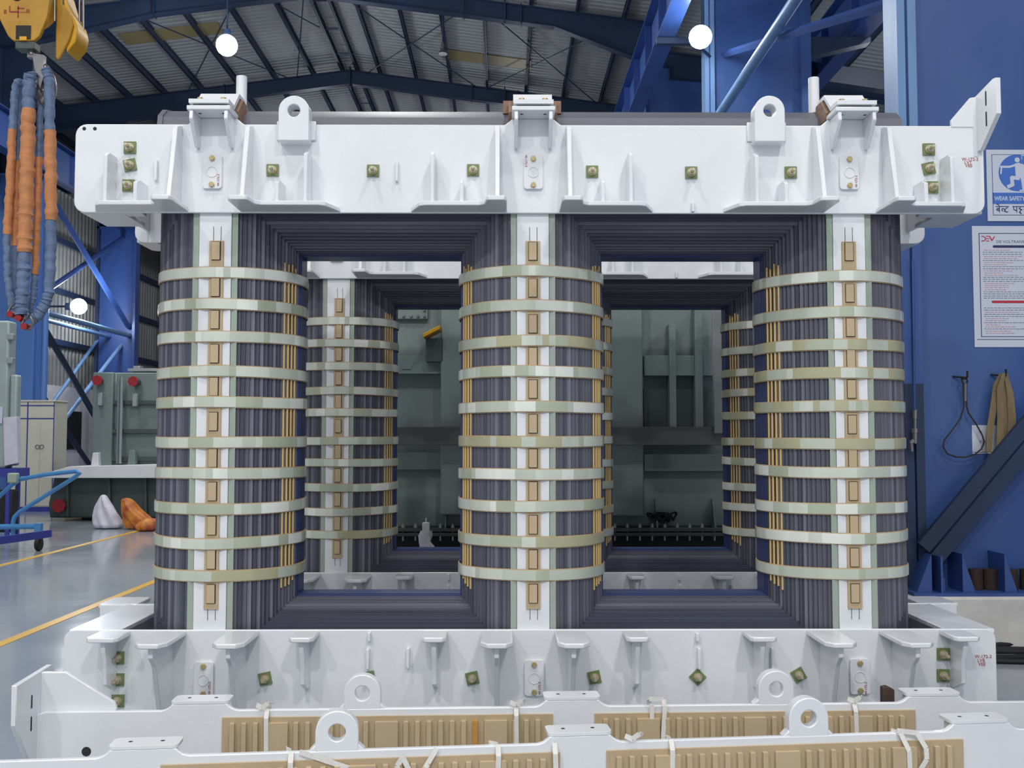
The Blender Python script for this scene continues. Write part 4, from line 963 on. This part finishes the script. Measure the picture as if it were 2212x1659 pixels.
# rules poster
o1 = rp(2105, 750, YC); ps = thing('rules_poster', 'white printed poster with a red DEV logo under the safety sign', 'poster', (o1.x, YS, o1.z))
m = MB(PAPER); m.box(0, .75, -.003, 0, 0, 1.015); m.build('panel', ps)
m = MB(PNAVY, PGREY, PPINK, PRED, RUST)
fx0, fz1 = .055, .955
for (a0, a1, b0, b1) in ((fx0, .70, fz1-.005, fz1), (fx0, .70, .085, .09), (fx0, fx0+.006, .085, fz1), (.694, .70, .085, fz1)): m.box(a0, a1, -.0045, -.003, b0, b1, 0)
m.box(.02, .73, -.0045, -.003, .062, .066, 4)
m.prism(rrect(.17, .66, .832, .853, .0104), 'y', -.0045, -.003, 0); m.prism(rrect(.15, .66, .368, .388, .0098), 'y', -.0045, -.003, 3)
rr = random.Random(11)
z = .81; k = 0
while z > .105:
    if .34 < z < .40: z -= .0165; continue
    red = rr.random() < .5; L_ = rr.uniform(.12, .3) if red else rr.uniform(.3, .6); x = .085+(.01 if red else 0)
    while x < .085+L_ and x < .66:
        wd = rr.uniform(.012, .035); m.box(x, x+wd, -.0042, -.003, z, z+.0048, 2 if red else 1); x += wd+.008
    z -= .0175
m.build('printed_lines', ps)
m = MB(PRED)
def lg(pts, w_=.006): stroke([(.078+a*.001, .889+b*.001) for a, b in pts], w_, -.0045, -.003, m)
lg([(0, 40), (18, 38), (30, 30), (34, 20), (30, 10), (18, 2), (0, 0)]); lg([(38, 40), (64, 40)]); lg([(40, 20), (64, 20)]); lg([(38, 0), (64, 0)])
lg([(68, 40), (86, 4), (94, 16), (108, 36)], .008); m.build('logo', ps)
textmesh('DE VOLTRANS', .034, PGREY, (.200, -.0042, .872), RX_, ps, 'lettering', 1.06)
# small notice, hooks, wire sling, webbing belt
o2 = rp(2100, 980, YC); nt = thing('paper_notice', 'small white paper notice behind the hanging wire sling and belt', 'notice', (o2.x, YS, o2.z))
m = MB(PAPER, PNAVY); m.box(0, .26, -.002, 0, 0, .235); m.box(0, .26, -.003, -.002, .01, .014, 1); m.build('panel', nt)
textmesh('N', .03, PNAVY, (.06, -.003, .17), RX_, nt, 'lettering'); textmesh('ICL', .03, PNAVY, (.06, -.003, .09), RX_, nt, 'lettering')
def hook(px, py, lbl):
    q = rp(px, py, YC-.08); t = MB(BLACK); t.tube([(0, .08, -.02), (0, .0, -.02), (.0, -.02, -.01), (.0, -.025, .04)], .008, 8); t.tube([(-.08, .07, 0), (.0, .0, -.015)], .008, 8)
    tag(t.build('wall_hook', None, loc=(q.x, q.y, q.z)), lbl, 'hook')
hook(2087, 812, 'black iron wall hook carrying the wire sling'); hook(2170, 808, 'black iron wall hook carrying the khaki belt')
q = rp(2084, 820, YC-.1); P = []
for px, py in ((2082, 862), (2082, 880), (2074, 905), (2056, 930), (2040, 950), (2037, 965), (2046, 980), (2065, 987), (2085, 988), (2105, 982), (2120, 970), (2126, 955), (2122, 940), (2108, 915), (2092, 892), (2088, 876), (2088, 862)):
    P.append(rp(px, py, YC-.06)-q)
t = thing('wire_sling', 'thin looped steel wire sling hanging from the left hook', 'wire sling', q)
m = MB(RUST); m.tube(P, .006, 8); m.tube([rp(2082, 862, YC-.06)-q, rp(2081, 830, YC-.08)-q, rp(2078, 822, YC-.09)-q, rp(2084, 815, YC-.1)-q, rp(2090, 822, YC-.09)-q, rp(2088, 830, YC-.08)-q, rp(2088, 862, YC-.06)-q], .007, 8); m.build('wire_loop', t)
m = MB(STEEL); m.cyl(rp(2085, 828, YC-.08)-q, rp(2085, 866, YC-.06)-q, .017, 12); m.build('ferrule', t)
q = rp(2165, 805, YC-.1); t = thing('webbing_belt', 'folded khaki webbing belt hanging from the right hook', 'webbing belt', q)
def strap(pts, dy, hw):
    m = MB(KHAKI); vs = []
    for (px, py, tw) in pts:
        c = rp(px, py, YC+dy)-q
        for s_ in (-1, 1):
            for e in (-.003, .003): vs.append((c.x+s_*hw*tw, c.y+e+s_*.02*(1-tw), c.z))
    n = len(pts); fs = []
    for k in range(n-1):
        a = 4*k; b = a+4; fs += [(a, a+2, b+2, b), (a+1, b+1, b+3, a+3), (a, b, b+1, a+1), (a+2, a+3, b+3, b+2)]
    fs += [(0, 1, 3, 2), (4*n-4, 4*n-2, 4*n-1, 4*n-3)]
    m.add(vs, fs); m.build('strap', t)
strap([(2163, 806, .6), (2152, 830, .9), (2146, 880, 1), (2138, 930, 1), (2136, 978, .8)], -.09, .028)
strap([(2168, 806, .6), (2160, 840, .9), (2162, 900, 1), (2160, 960, 1), (2154, 975, .7)], -.11, .03)
strap([(2172, 806, .6), (2182, 850, .9), (2186, 900, 1), (2184, 950, 1), (2178, 978, .7)], -.08, .032)
strap([(2170, 812, .6), (2172, 850, .9), (2174, 900, 1), (2172, 950, 1), (2166, 978, .7)], -.07, .028)
# tap and hose valve on the flange
q = rp(1976, 890, 8.24); t = thing('air_valve', 'small steel air valve with pipe, fixed between the core and the blue column', 'valve', q)
m = MB(STEEL)
for (a, b, r_) in ((885, 905, .02), (905, 925, .014), (925, 935, .03), (935, 958, .022)): m.cyl(rp(1977, a, 8.24)-q, rp(1977, b, 8.24)-q, r_, 14)
m.cyl(rp(1977, 950, 8.24)-q, rp(1967, 958, 8.24)-q, .018, 10); m.cyl(rp(1968, 950, 8.24)-q, rp(1970, 975, 8.24)-q, .015, 10); m.build('body', t)
m = MB(BLUE); m.cyl(rp(1976, 884, 8.24)-q, rp(1972, 560, 8.24)-q, .010, 8); m.build('supply_pipe', t)
# hoses and sheet on the right floor
m = MB(BLACK); rr = random.Random(9)
for k in range(5):
    m.tube([(3.0+.35*j, 7.55+.12*k+.05*math.sin(j*1.7+k*2), .02+.006*k) for j in range(9)], .02, 8)
tag(m.build('hose_bundle'), 'black hoses lying on the floor along the concrete plinth', 'hose')
# groups of like things
GR = {'transformer_core': 'three-legged transformer cores', 'clamp_beam': 'spare white clamp beams in front', 'lifting_sling': 'lifting slings under the crane hook', 'shackle': 'shackles at the sling ends',
      'steel_brace': 'steel braces between the columns', 'steel_strut': 'tubular struts between the columns', 'crane_girder': 'crane runway girders', 'steel_cylinder': 'rusty cylinders on the column base plate',
      'wall_hook': 'wall hooks on the blue column', 'anchor_bolt': 'anchor bolts at the column foot', 'orange_sack': 'orange sacks on the floor', 'flood_lamp': 'flood lamps', 'high_bay_lamp': 'lamps hanging from the roof'}
for o in S.objects:
    if o.parent is None and o.get('label'):
        g_ = GR.get(o.name.split('.')[0])
        if g_: o['group'] = g_
